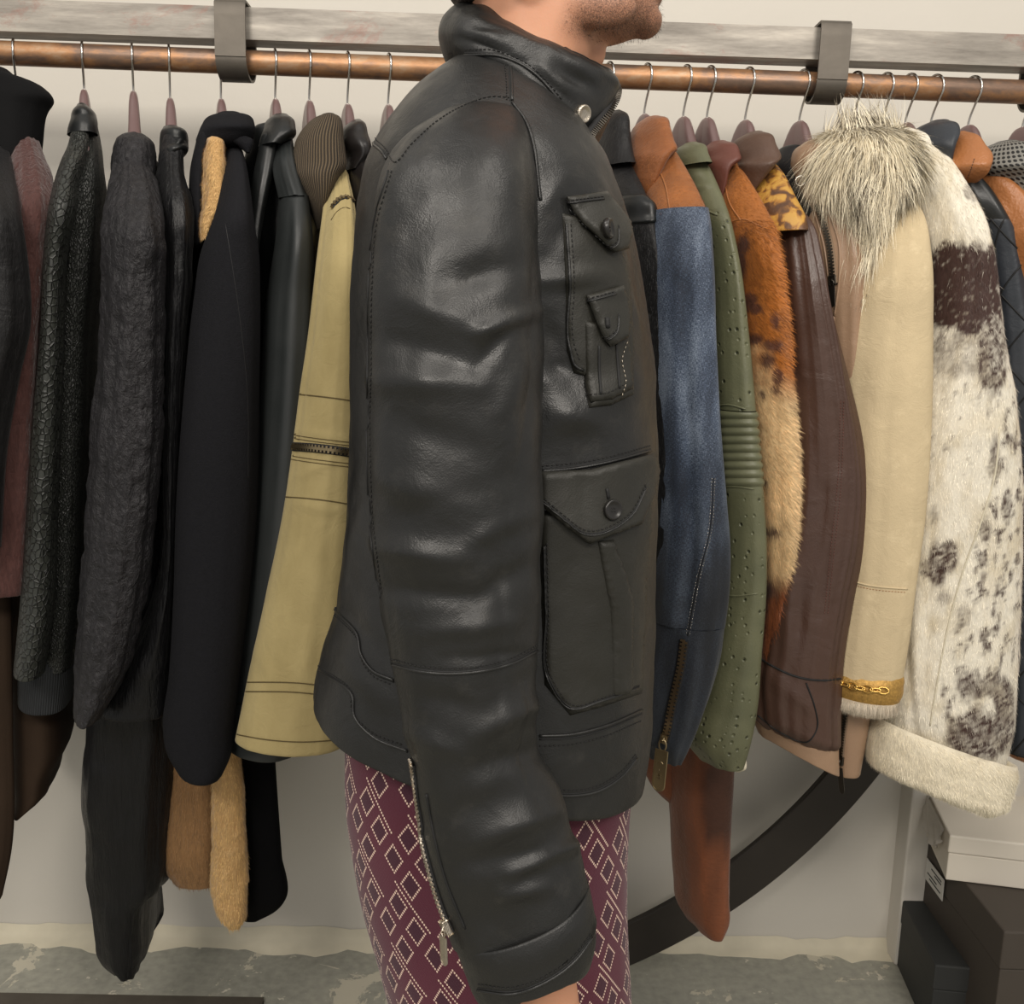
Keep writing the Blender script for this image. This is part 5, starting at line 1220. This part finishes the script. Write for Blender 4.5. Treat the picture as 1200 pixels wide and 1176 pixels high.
# near arm
ARM = [(122, 566, 592, .868, .012), (128, 530, 608, .858, .028), (142, 500, 617, .845, .04), (165, 472, 624, .828, .052), (200, 450, 629, .812, .062), (260, 438, 631, .797, .068), (330, 431, 632, .787, .07), (400, 429, 632, .783, .07), (500, 428, 632, .78, .07), (600, 432, 631, .78, .068), (700, 443, 630, .778, .064), (770, 456, 628, .776, .062), (830, 467, 624, .774, .06),
       (482, 892, 632, 885, .772, .058), (489, 945, 652, 925, .77, .056), (498, 1000, 666, 970, .768, .053), (512, 1050, 680, 1008, .765, .05), (530, 1098, 689, 1042, .762, .049)]
RD = [(470, 350, 560, 385, 16, 4), (560, 390, 628, 365, 10, 5), (560, 360, 560, 300, 22, -2), (445, 300, 520, 250, 20, -3), (530, 330, 600, 310, 18, -5), (440, 395, 540, 420, 16, -4), (435, 445, 560, 452, 16, 5), (560, 430, 600, 380, 10, -3), (590, 480, 630, 400, 14, 3),
      (450, 490, 560, 530, 22, -4), (445, 560, 540, 590, 20, 4), (440, 640, 540, 655, 14, 6), (450, 690, 560, 700, 14, -5), (480, 600, 600, 560, 16, -2), (540, 640, 620, 600, 12, 3), (500, 740, 600, 728, 12, 4), (560, 700, 628, 660, 14, -4), (520, 770, 625, 765, 7, -2),
      (500, 815, 560, 830, 14, -3), (560, 860, 632, 820, 14, 7), (480, 860, 540, 880, 14, 4), (560, 900, 640, 880, 14, -5), (510, 960, 600, 935, 16, -3), (560, 985, 650, 950, 12, 5), (540, 1010, 640, 1000, 12, -3), (600, 1022, 682, 985, 9, 6), (590, 1050, 640, 1040, 10, 4)]
arm = jl('sleeve', ARM, M['jacket'], jk, n=300, m=140, ex=2.15, fold=.0035, ff=3.5, fz=4, noise=.0022, ns=24, top='round', bot=None, ridges=RD, seed=11, rr=.4)
cuf = jl('cuff', [(528, 1094, 690, 1036, .762, .0505), (532, 1101, 692, 1044, .761, .052), (543, 1130, 698, 1078, .759, .051, .004), (551, 1152, 698, 1104, .757, .049, .009), (556, 1161, 695, 1116, .756, .048, .011)], M['jacket'], jk, n=60, m=120, ex=2.1, fold=.002, top='hem', bot='hem', seed=3,
   ridges=[(560, 1120, 660, 1085, 18, 2)])
# far arm, hanging on the other side
FA = [(150, 560, 606, 1.10, .01), (165, 530, 628, 1.12, .035), (220, 505, 640, 1.15, .05), (400, 490, 636, 1.17, .06), (600, 495, 630, 1.18, .055), (800, 520, 625, 1.18, .05), (950, 545, 640, 1.175, .045), (1005, 555, 645, 1.17, .043)]
jl('sleeve', FA, M['jacket'], jk, n=100, m=60, fold=.004, bot='hem')

b_t = bvh_of([jk]); b_a = bvh_of([arm]); b_c = bvh_of([cl]); b_u = bvh_of([cuf]); b_all = bvh_of([jk, arm])
JK = jk
# yoke and seams
def dbl(bv, pts, off=(0, 5), r=.0013, st=True):
    seam(bv, pts, JK, M['jacket'], r=r, name='piping', lift=.0006); seam(bv, [(x + off[0] * .35, y + off[1] * .35) for x, y in pts], JK, M['crease'], r=.0008, name='seam', lift=0)
    if st: stitch(bv, [(x + off[0], y + off[1]) for x, y in pts], JK, M['thread'], r=.0006)
dbl(b_all, [(436, 168), (448, 178), (460, 196), (480, 175), (510, 148), (545, 128), (575, 119), (599, 121)], (2, -6))
dbl(b_all, [(596, 66), (599, 90), (600, 118)], (-6, 0))
dbl(b_t, [(600, 120), (616, 142), (626, 175), (630, 210), (633, 235)], (5, 0), st=False)
seam(b_a, [(455, 200), (438, 260), (432, 330), (431, 420), (430, 520), (434, 620), (444, 700)], JK, M['crease'], r=.0009, name='seam')
stitch(b_a, [(459, 200), (442, 260), (436, 330), (435, 420), (434, 520), (438, 620), (448, 700)], JK, M['thread'])
dbl(b_a, [(458, 778), (490, 786), (530, 789), (570, 785), (605, 775), (629, 762)], (0, -6))
dbl(b_t, [(388, 712), (402, 724), (418, 742), (424, 768), (436, 785), (462, 797)], (0, 6))
dbl(b_t, [(374, 786), (398, 800), (412, 812), (416, 840), (436, 862), (478, 880)], (-3, -6))
# sleeve zip and cuff
zipper(b_a, [(482, 892), (487, 930), (494, 975), (505, 1020), (517, 1060), (529, 1090)], JK, M['tape'], M['oldsilver'], w=.0045, tooth=.0032, tlen=.0052, slider=.97, pull=(521, 1130, .0045), pm=M['oldsilver'])
seam(b_a, [(500, 930), (508, 975), (522, 1030), (545, 1088)], JK, M['crease'], r=.0012, name='seam')
dbl(b_u, [(536, 1102), (570, 1104), (610, 1095), (650, 1075), (688, 1042)], (0, 7))
dbl(b_u, [(560, 1160), (600, 1164), (640, 1150), (675, 1124), (694, 1098)], (0, -7))
# hem band of the body
dbl(b_t, [(632, 862), (670, 860), (710, 850), (752, 832)], (0, 12))
dbl(b_t, [(640, 930), (670, 932), (700, 927), (730, 908), (746, 888)], (0, -6))
dbl(b_t, [(634, 552), (670, 549), (710, 542), (762, 528)], (0, -6))
# pockets
mj = M['jacket']; mp = M['jacket_dark']
pk = conform(b_t, [(632, 600), (765, 560), (757, 700), (752, 812), (705, 828), (668, 838), (638, 802), (634, 700)], jk, mp, 'pocket', thick=.005, round_px=5, res=6)
bp = bvh_of([jk, pk])
dbl(bp, [(638, 640), (640, 720), (643, 797), (669, 830), (705, 821), (748, 806)], (3, -4), r=.001)
conform(b_t, [(697, 632), (715, 630), (728, 668), (737, 705), (736, 760), (736, 800), (733, 812), (714, 814), (713, 770), (711, 712), (703, 668)], jk, mp, 'pocket_strap', thick=.0035, round_px=3, res=4, lift=.0052)
fl1 = conform(b_t, [(631, 552), (690, 549), (762, 531), (767, 552), (762, 572), (742, 612), (686, 634), (660, 615), (632, 590)], jk, mp, 'pocket_flap', thick=.0035, round_px=3, res=4.5, lift=.0055, free=lambda x, y: .006 * min(1, max(0, (y - 560) / 60)) ** 1.5)
bf = bvh_of([fl1, jk])
dbl(bf, [(634, 586), (660, 608), (686, 626), (740, 604), (757, 572)], (0, -5), r=.0008)
seam(bf, [(711, 572), (713, 584)], jk, M['crease'], r=.0016)
button(bf, 717, 597, .0088, jk, M['horn'], hole_mat=M['thread'])
up_ = conform(b_t, [(659, 250), (722, 262), (738, 330), (742, 400), (742, 462), (715, 475), (690, 478), (684, 440), (672, 437), (664, 410), (663, 340)], jk, mp, 'pocket', thick=.0035, round_px=3.5, res=4)
bu = bvh_of([up_, jk])
seam(bu, [(664, 262), (668, 330), (668, 408), (676, 430), (684, 434)], jk, mj, r=.0013, name='piping'); stitch(bu, [(669, 262), (673, 330), (673, 404), (680, 424)], jk, M['thread'])
sp2 = conform(b_t, [(683, 375), (730, 385), (736, 420), (738, 455), (714, 468), (690, 472), (685, 452)], jk, mp, 'pocket', thick=.003, round_px=3, res=4, lift=.004)
bu2 = bvh_of([sp2, up_, jk])
for xs in ([(702, 405), (702, 430), (704, 462)], [(722, 402), (724, 430), (726, 455)]): seam(bu2, xs, jk, M['crease'], r=.0013)
stitch(bu2, [(735, 400), (729, 420), (733, 450), (728, 465)], jk, M['oldsilver'], r=.0005); stitch(bu2, [(688, 462), (712, 460), (732, 450)], jk, M['thread'])
f2 = conform(b_t, [(683, 346), (722, 335), (728, 352), (728, 378), (725, 396), (706, 407), (697, 392), (690, 372)], jk, mp, 'pocket_flap', thick=.003, round_px=2.5, res=3.5, lift=.0075, free=lambda x, y: .004 * min(1, max(0, (y - 352) / 40)))
f3 = conform(b_t, [(661, 231), (706, 226), (716, 238), (729, 262), (728, 280), (725, 295), (711, 298), (700, 288), (680, 268), (668, 250)], jk, mp, 'pocket_flap', thick=.003, round_px=2.5, res=3.5, lift=.0045, free=lambda x, y: .006 * min(1, max(0, (y - 238) / 40)))
bf3 = bvh_of([f2, f3, jk])
dbl(bf3, [(686, 356), (694, 378), (709, 399), (722, 391), (725, 370)], (0, -4), r=.0007); dbl(bf3, [(686, 354), (722, 344)], (0, -3), r=.0007)
dbl(bf3, [(667, 246), (683, 266), (702, 283), (712, 291), (722, 288), (725, 266)], (0, -4), r=.0007); dbl(bf3, [(664, 238), (708, 233)], (0, -3), r=.0007)
seam(bf3, [(711, 372), (712, 384)], jk, M['crease'], r=.0022)
button(bf3, 710, 268, .0085, jk, M['horn'], tilt=(1, -.42, .1), thick=.004, hole_mat=M['thread'])
# collar: snap, edge, zip
dbl(b_c, [(545, 64), (585, 66), (620, 82), (650, 112), (672, 145), (684, 168)], (0, -6))
button(b_c, 682, 133, .0078, jk, M['oldsilver'], name='snap', thick=.0035, holes=False)
# front opening zip: teeth along the collar edge, standing free past the leather
zp = np.array([V3(P(x, y, Y)) for x, y, Y in [(721, 96, .955), (725, 106, .952), (722, 118, .945), (714, 132, .93), (703, 146, .918), (694, 158, .908), (690, 170, .902), (694, 192, .90)]])
zc = catmull(zp, 90); T = np.gradient(zc, axis=0); T /= np.linalg.norm(T, axis=1, keepdims=True)
mz = MB(); mz.tube(zc + np.array([-.0035, .002, .0015]), .0032, 8); mz.build('zipper', M['tape'], jk)
mz = MB()
for i in range(0, 90, 2):
    sd = np.cross(T[i], [0, 1., 0]); sd /= np.linalg.norm(sd)
    if sd[0] < 0: sd = -sd
    mz.box(zc[i] + sd * .0004, sd * .0026, T[i] * .0007, np.array([0, .0012, 0]))
mz.build('zipper_teeth', M['gun'], jk, smooth=False, kind='stuff')
mz = MB(); mz.box(zc[-12], T[-12] * .007, np.array([.0035, 0, 0]), np.array([0, .0025, 0]), bev=.001)
pz0 = V3(P(693, 168, .895)); pz1 = V3(P(702, 206, .89)); d_ = pz1 - pz0
mz.tube([pz0, pz0 + d_ * .3, pz0 + d_ * .7, pz1], [.0012, .0018, .0022, .0028], 8); mz.build('zipper_pull', M['oldsilver'], jk)

# trousers
LEG = lambda Y, d, dx: [(800, 418 + dx, 742 + dx, Y, d), (850, 409 + dx, 744 + dx, Y, d), (900, 407 + dx, 742 + dx, Y, d), (950, 409 + dx, 737 + dx, Y, d), (1000, 416 + dx, 734 + dx, Y, d), (1060, 428 + dx, 733 + dx, Y, d), (1120, 445 + dx, 735 + dx, Y, d), (1180, 460 + dx, 738 + dx, Y, d * .95), (1300, 490 + dx, 735 + dx, Y, d * .85), (1450, 515 + dx, 700 + dx, Y, d * .75), (1600, 530 + dx, 690 + dx, Y, d * .75), (1655, 528 + dx, 695 + dx, Y, d * .75)]
tr_ = jl('trousers', LEG(.93, .105, 0), M['knit'], per, n=160, m=90, ex=2.1, fold=.003, bot='hem', top='round', rr=.2)
jl('trouser_leg', [(y, a, b - 14, Y, d) for y, a, b, Y, d in LEG(1.05, .095, 0)], M['knit'], tr_, n=120, m=70, ex=2.1, fold=.003, bot='hem', top='round', rr=.2)

# ------------------------------------------------------------ body: one continuous surface
def loft_raw(rows, n, m_, ex=2.0, rr=.5, shear=0, Dz=None):
    S = rings(rows, n, m_, ex=ex, shear=shear); caps(S, 'round', 'round', rr)
    V = S.V; a, b = V.shape[:2]; idx = np.arange(a * b).reshape(a, b).copy(); idx[:, -1] = idx[:, 0]
    F = np.stack([idx[:-1, :-1], idx[1:, :-1], idx[1:, 1:], idx[:-1, 1:]], -1).reshape(-1, 4)
    return V.reshape(-1, 3), F
HEAD = [(-238, 600, 668, .96, .03), (-226, 568, 706, .96, .05), (-200, 534, 738, .96, .066), (-160, 514, 758, .96, .075), (-110, 506, 764, .96, .077), (-75, 508, 766, .96, .077), (-55, 512, 762, .96, .076), (-30, 520, 764, .96, .073), (-12, 528, 768, .96, .068), (0, 536, 769, .96, .062), (8, 545, 768, .96, .058), (18, 552, 772, .96, .053), (28, 560, 771, .96, .047), (36, 566, 764, .96, .042), (42, 576, 745, .96, .036)]
NECK = [(-40, 548, 700, .96, .055), (0, 550, 712, .96, .056), (30, 552, 716, .96, .057), (45, 554, 708, .96, .057), (70, 556, 692, .96, .057), (110, 558, 682, .96, .06), (150, 540, 672, .97, .075), (190, 500, 668, .97, .10), (300, 470, 700, .98, .14), (500, 470, 700, .98, .13), (700, 460, 700, .98, .12), (850, 440, 710, .98, .13)]
bm = bmesh.new()
def addm(V, F, M4=None):
    vs_ = [bm.verts.new(v) for v in V]
    for f in F:
        q = []
        for i in f:
            if not q or vs_[i] is not q[-1]: q.append(vs_[i])
        if len(set(q)) > 2:
            try: bm.faces.new(q)
            except ValueError: pass
addm(*loft_raw(HEAD, 70, 56, ex=2.1, rr=.25)); addm(*loft_raw(NECK, 60, 48))
HY = .96
def blob(x, y, Y, rx, ry, rz):
    c = V3(P(x, y, Y)); b2 = bmesh.new(); bmesh.ops.create_uvsphere(b2, u_segments=24, v_segments=16, radius=1)
    addm([c + np.array(v.co) * [rx, ry, rz] for v in b2.verts], [[v.index for v in f.verts] for f in b2.faces]); b2.free()
blob(757, 26, HY, .015, .024, .014)                      # chin
blob(766, -2, HY, .0085, .022, .0075); blob(768, -14, HY, .009, .022, .006)   # lips
blob(772, -42, HY, .016, .013, .012); blob(768, -62, HY, .010, .010, .022)      # nose
blob(760, -100, HY, .010, .045, .010)                      # brow
blob(700, 8, HY - .045, .035, .014, .018); blob(700, 8, HY + .045, .035, .014, .018)  # jaw corners
blob(612, -62, HY - .078, .020, .006, .030); blob(612, -62, HY + .078, .020, .006, .030)  # ears
blob(742, -72, HY - .035, .006, .013, .010); blob(742, -72, HY + .035, .006, .013, .010)  # eyelids
blob(690, 62, HY, .016, .014, .018)                      # larynx
def limb(pts, k=16):
    V, F = tube_pts(catmull(np.array([p[0] for p in pts]), 40), catmull(np.array([[p[1]] for p in pts]), 40)[:, 0], k); addm(V, F)
    for p in (pts[0], pts[-1]):
        b2 = bmesh.new(); bmesh.ops.create_uvsphere(b2, u_segments=16, v_segments=10, radius=p[1] * .99); addm([np.array(p[0]) + np.array(v.co) for v in b2.verts], [[v.index for v in f.verts] for f in b2.faces]); b2.free()
def hand(w, dirv, fwd, out, sgn):
    """w wrist, dirv down the arm, fwd towards the thumb side, out away from the body"""
    d = np.array(dirv, float); d /= np.linalg.norm(d); f = np.array(fwd, float); f -= d * (f @ d); f /= np.linalg.norm(f); o = np.cross(d, f) * sgn
    for s_, rr_ in ((-.024, .0125), (-.009, .0135), (.007, .0135), (.021, .013)):
        limb([(w, .019), (w + d * .035 + f * s_ * .8, .0145), (w + d * .085 + f * s_, rr_)])
    L = [(-.026, .062, .0078), (-.009, .074, .0088), (.008, .080, .009), (.023, .072, .0088)]
    for s_, ln, rr_ in L:
        b0_ = w + d * .085 + f * s_
        p1 = b0_ + d * ln * .42 - o * .006; p2 = p1 + d * ln * .30 - o * .012; p3 = p2 + d * ln * .2 - o * .014
        limb([(b0_ - d * .01, rr_ * 1.15), (p1, rr_), (p2, rr_ * .92), (p3, rr_ * .8)], 12)
    t0 = w + d * .022 + f * .018
    limb([(t0, .015), (t0 + d * .028 + f * .020 - o * .006, .0125), (t0 + d * .056 + f * .024 - o * .012, .0098), (t0 + d * .078 + f * .020 - o * .016, .0082)], 12)
sh = V3(P(550, 215, .85)); el = V3(P(540, 770, .785)); wr = V3(P(630, 1112, .762)) 
limb([(sh, .036), ((sh + el) / 2, .04), (el, .036), (V3(P(578, 950, .77)), .032), (wr, .026)])
wd = V3(P(655, 1215, .762)) - wr; wd /= np.linalg.norm(wd)
limb([(wr, .027), (wr + wd * .03, .0265), (wr + wd * .05, .026)])
hand(wr + wd * .052, wd, (1, -.25, .1), None, 1)
sh2 = V3(P(570, 190, 1.11)); el2 = V3(P(560, 640, 1.17)); wr2 = V3(P(605, 985, 1.17))
limb([(sh2, .05), ((sh2 + el2) / 2, .043), (el2, .038), ((el2 + wr2) / 2, .033), (wr2, .026)])
w2 = wr2 - el2; w2 /= np.linalg.norm(w2); hand(wr2 + w2 * .02, w2, (1, .25, .1), None, -1)
for Y, dx in ((.93, 0), (1.05, -6)):
    limb([(V3(P(575, 900, Y)), .085), (V3(P(590, 1180, Y)), .07), (V3(P(600, 1330, Y)), .052), (V3(P(605, 1480, Y)), .05), (V3(P(607, 1620, Y)), .034), (V3(P(607, 1645, Y)), .03)])
tmp_me = bpy.data.meshes.new('tmp'); bm.to_mesh(tmp_me); bm.free()
tmp = bpy.data.objects.new('tmp', tmp_me); C.objects.link(tmp)
rm = tmp.modifiers.new('r', 'REMESH'); rm.mode = 'VOXEL'; rm.voxel_size = .0035
smm = tmp.modifiers.new('s', 'SMOOTH'); smm.factor = .5; smm.iterations = 5
dg = bpy.context.evaluated_depsgraph_get(); bme = bpy.data.meshes.new_from_object(tmp.evaluated_get(dg))
bpy.data.objects.remove(tmp, do_unlink=True)
cnt = len(bme.vertices); co = np.empty(cnt * 3, np.float32); bme.vertices.foreach_get('co', co); co = co.reshape(-1, 3)
q = px(co); bd = np.clip((q[:, 0] - 655 + (q[:, 1]) * .3) / 40, 0, 1) * np.clip((56 - q[:, 1] + (q[:, 0] - 700) * .1) / 22, 0, 1) * np.clip((q[:, 1] + 70) / 30, 0, 1) * (co[:, 2] > 1.3)
ca = bme.color_attributes.new('beard', 'FLOAT_COLOR', 'POINT'); c4 = np.ones((cnt, 4), np.float32); c4[:, :3] = bd[:, None]; ca.data.foreach_set('color', c4.ravel())
og = ORG[per]; bme.vertices.foreach_set('co', (co - og).astype(np.float32).ravel()); bme.name = 'body'
for p in bme.polygons: p.use_smooth = True
bme.materials.clear(); bme.materials.append(M['skin'])
body = bpy.data.objects.new('body', bme); C.objects.link(body); body.parent = per; ORG[body] = og
# eyes and brows
for sgn in (-1, 1):
    ce = V3(P(741, -72, HY + sgn * .033)); b2 = bmesh.new(); bmesh.ops.create_uvsphere(b2, u_segments=24, v_segments=16, radius=.0108)
    mk('eye', [ce + np.array(v.co) for v in b2.verts], [[v.index for v in f.verts] for f in b2.faces], M['eyewhite'], per)
    mk('iris', [ce + np.array([.0064, 0, 0]) + np.array(v.co) * .52 for v in b2.verts], [[v.index for v in f.verts] for f in b2.faces], M['hairdark'], per); b2.free()
    MB().tube([V3(P(752, -96, HY + sgn * .050)), V3(P(762, -101, HY + sgn * .034)), V3(P(764, -98, HY + sgn * .014))], [.002, .0035, .003], 8).build('eyebrow', M['hairdark'], per)
# stubble on the jaw
rs = np.random.default_rng(5); cand = np.nonzero((bd > .3) & (co[:, 1] < .99))[0]
nb = np.empty(cnt * 3, np.float32); bme.vertices.foreach_get('normal', nb); nb = nb.reshape(-1, 3)
pick = rs.choice(cand, 3500); pp = co[pick] + rs.normal(0, .0015, (3500, 3)) - nb[pick] * .001; dd = nb[pick] + np.array([.1, 0, -.7]) + rs.normal(0, .35, (3500, 3)); dd /= np.linalg.norm(dd, axis=1, keepdims=True)
wv = np.cross(dd, nb[pick]); wv /= np.maximum(np.linalg.norm(wv, axis=1, keepdims=True), 1e-6)
Vh = np.stack([pp - wv * .00015, pp + wv * .00015, pp + dd * .003], 1).reshape(-1, 3)
mk('stubble', Vh, np.arange(len(Vh)).reshape(-1, 3), M['hairdark'], per, kind='stuff')
# hair cap on the head
hr = jl('hair', [(-246, 605, 662, .96, .03), (-234, 562, 706, .96, .056), (-205, 526, 742, .96, .074), (-160, 504, 752, .96, .083), (-125, 498, 720, .96, .084), (-80, 500, 660, .96, .083), (-40, 510, 610, .96, .077), (-10, 524, 585, .96, .068), (4, 536, 570, .96, .05)], M['hairdark'], per, n=80, m=60, fold=.002, noise=.004)
# shoes
for Y, dx in ((.93, 0), (1.05, -6)):
    z0 = 0; c = V3(P(607 + dx, 1655, Y)); mbm = []
    xs = [(-.075, .0, .03), (-.06, .035, .05), (0, .04, .075), (.06, .042, .06), (.12, .046, .042), (.165, .04, .034), (.19, .02, .02)]
    V = []; F = []; k = 20
    for dx_, w, h in [(-.08, .006, .012)] + xs + [(.198, .005, .012)]:
        for j in range(k):
            a = 2 * math.pi * j / k; sn = math.sin(a); V.append((c[0] + dx_, Y + w * math.cos(a), max(.0, h * .5 + h * .5 * sn)))
    nn_ = len(V) // k
    for i in range(nn_ - 1):
        for j in range(k): F.append((i*k+j, i*k+(j+1) % k, (i+1)*k+(j+1) % k, (i+1)*k+j))
    F += [tuple(range(k))[::-1], tuple((nn_-1)*k+j for j in range(k))]
    mk('shoe', V, F, M['shoe'], per)
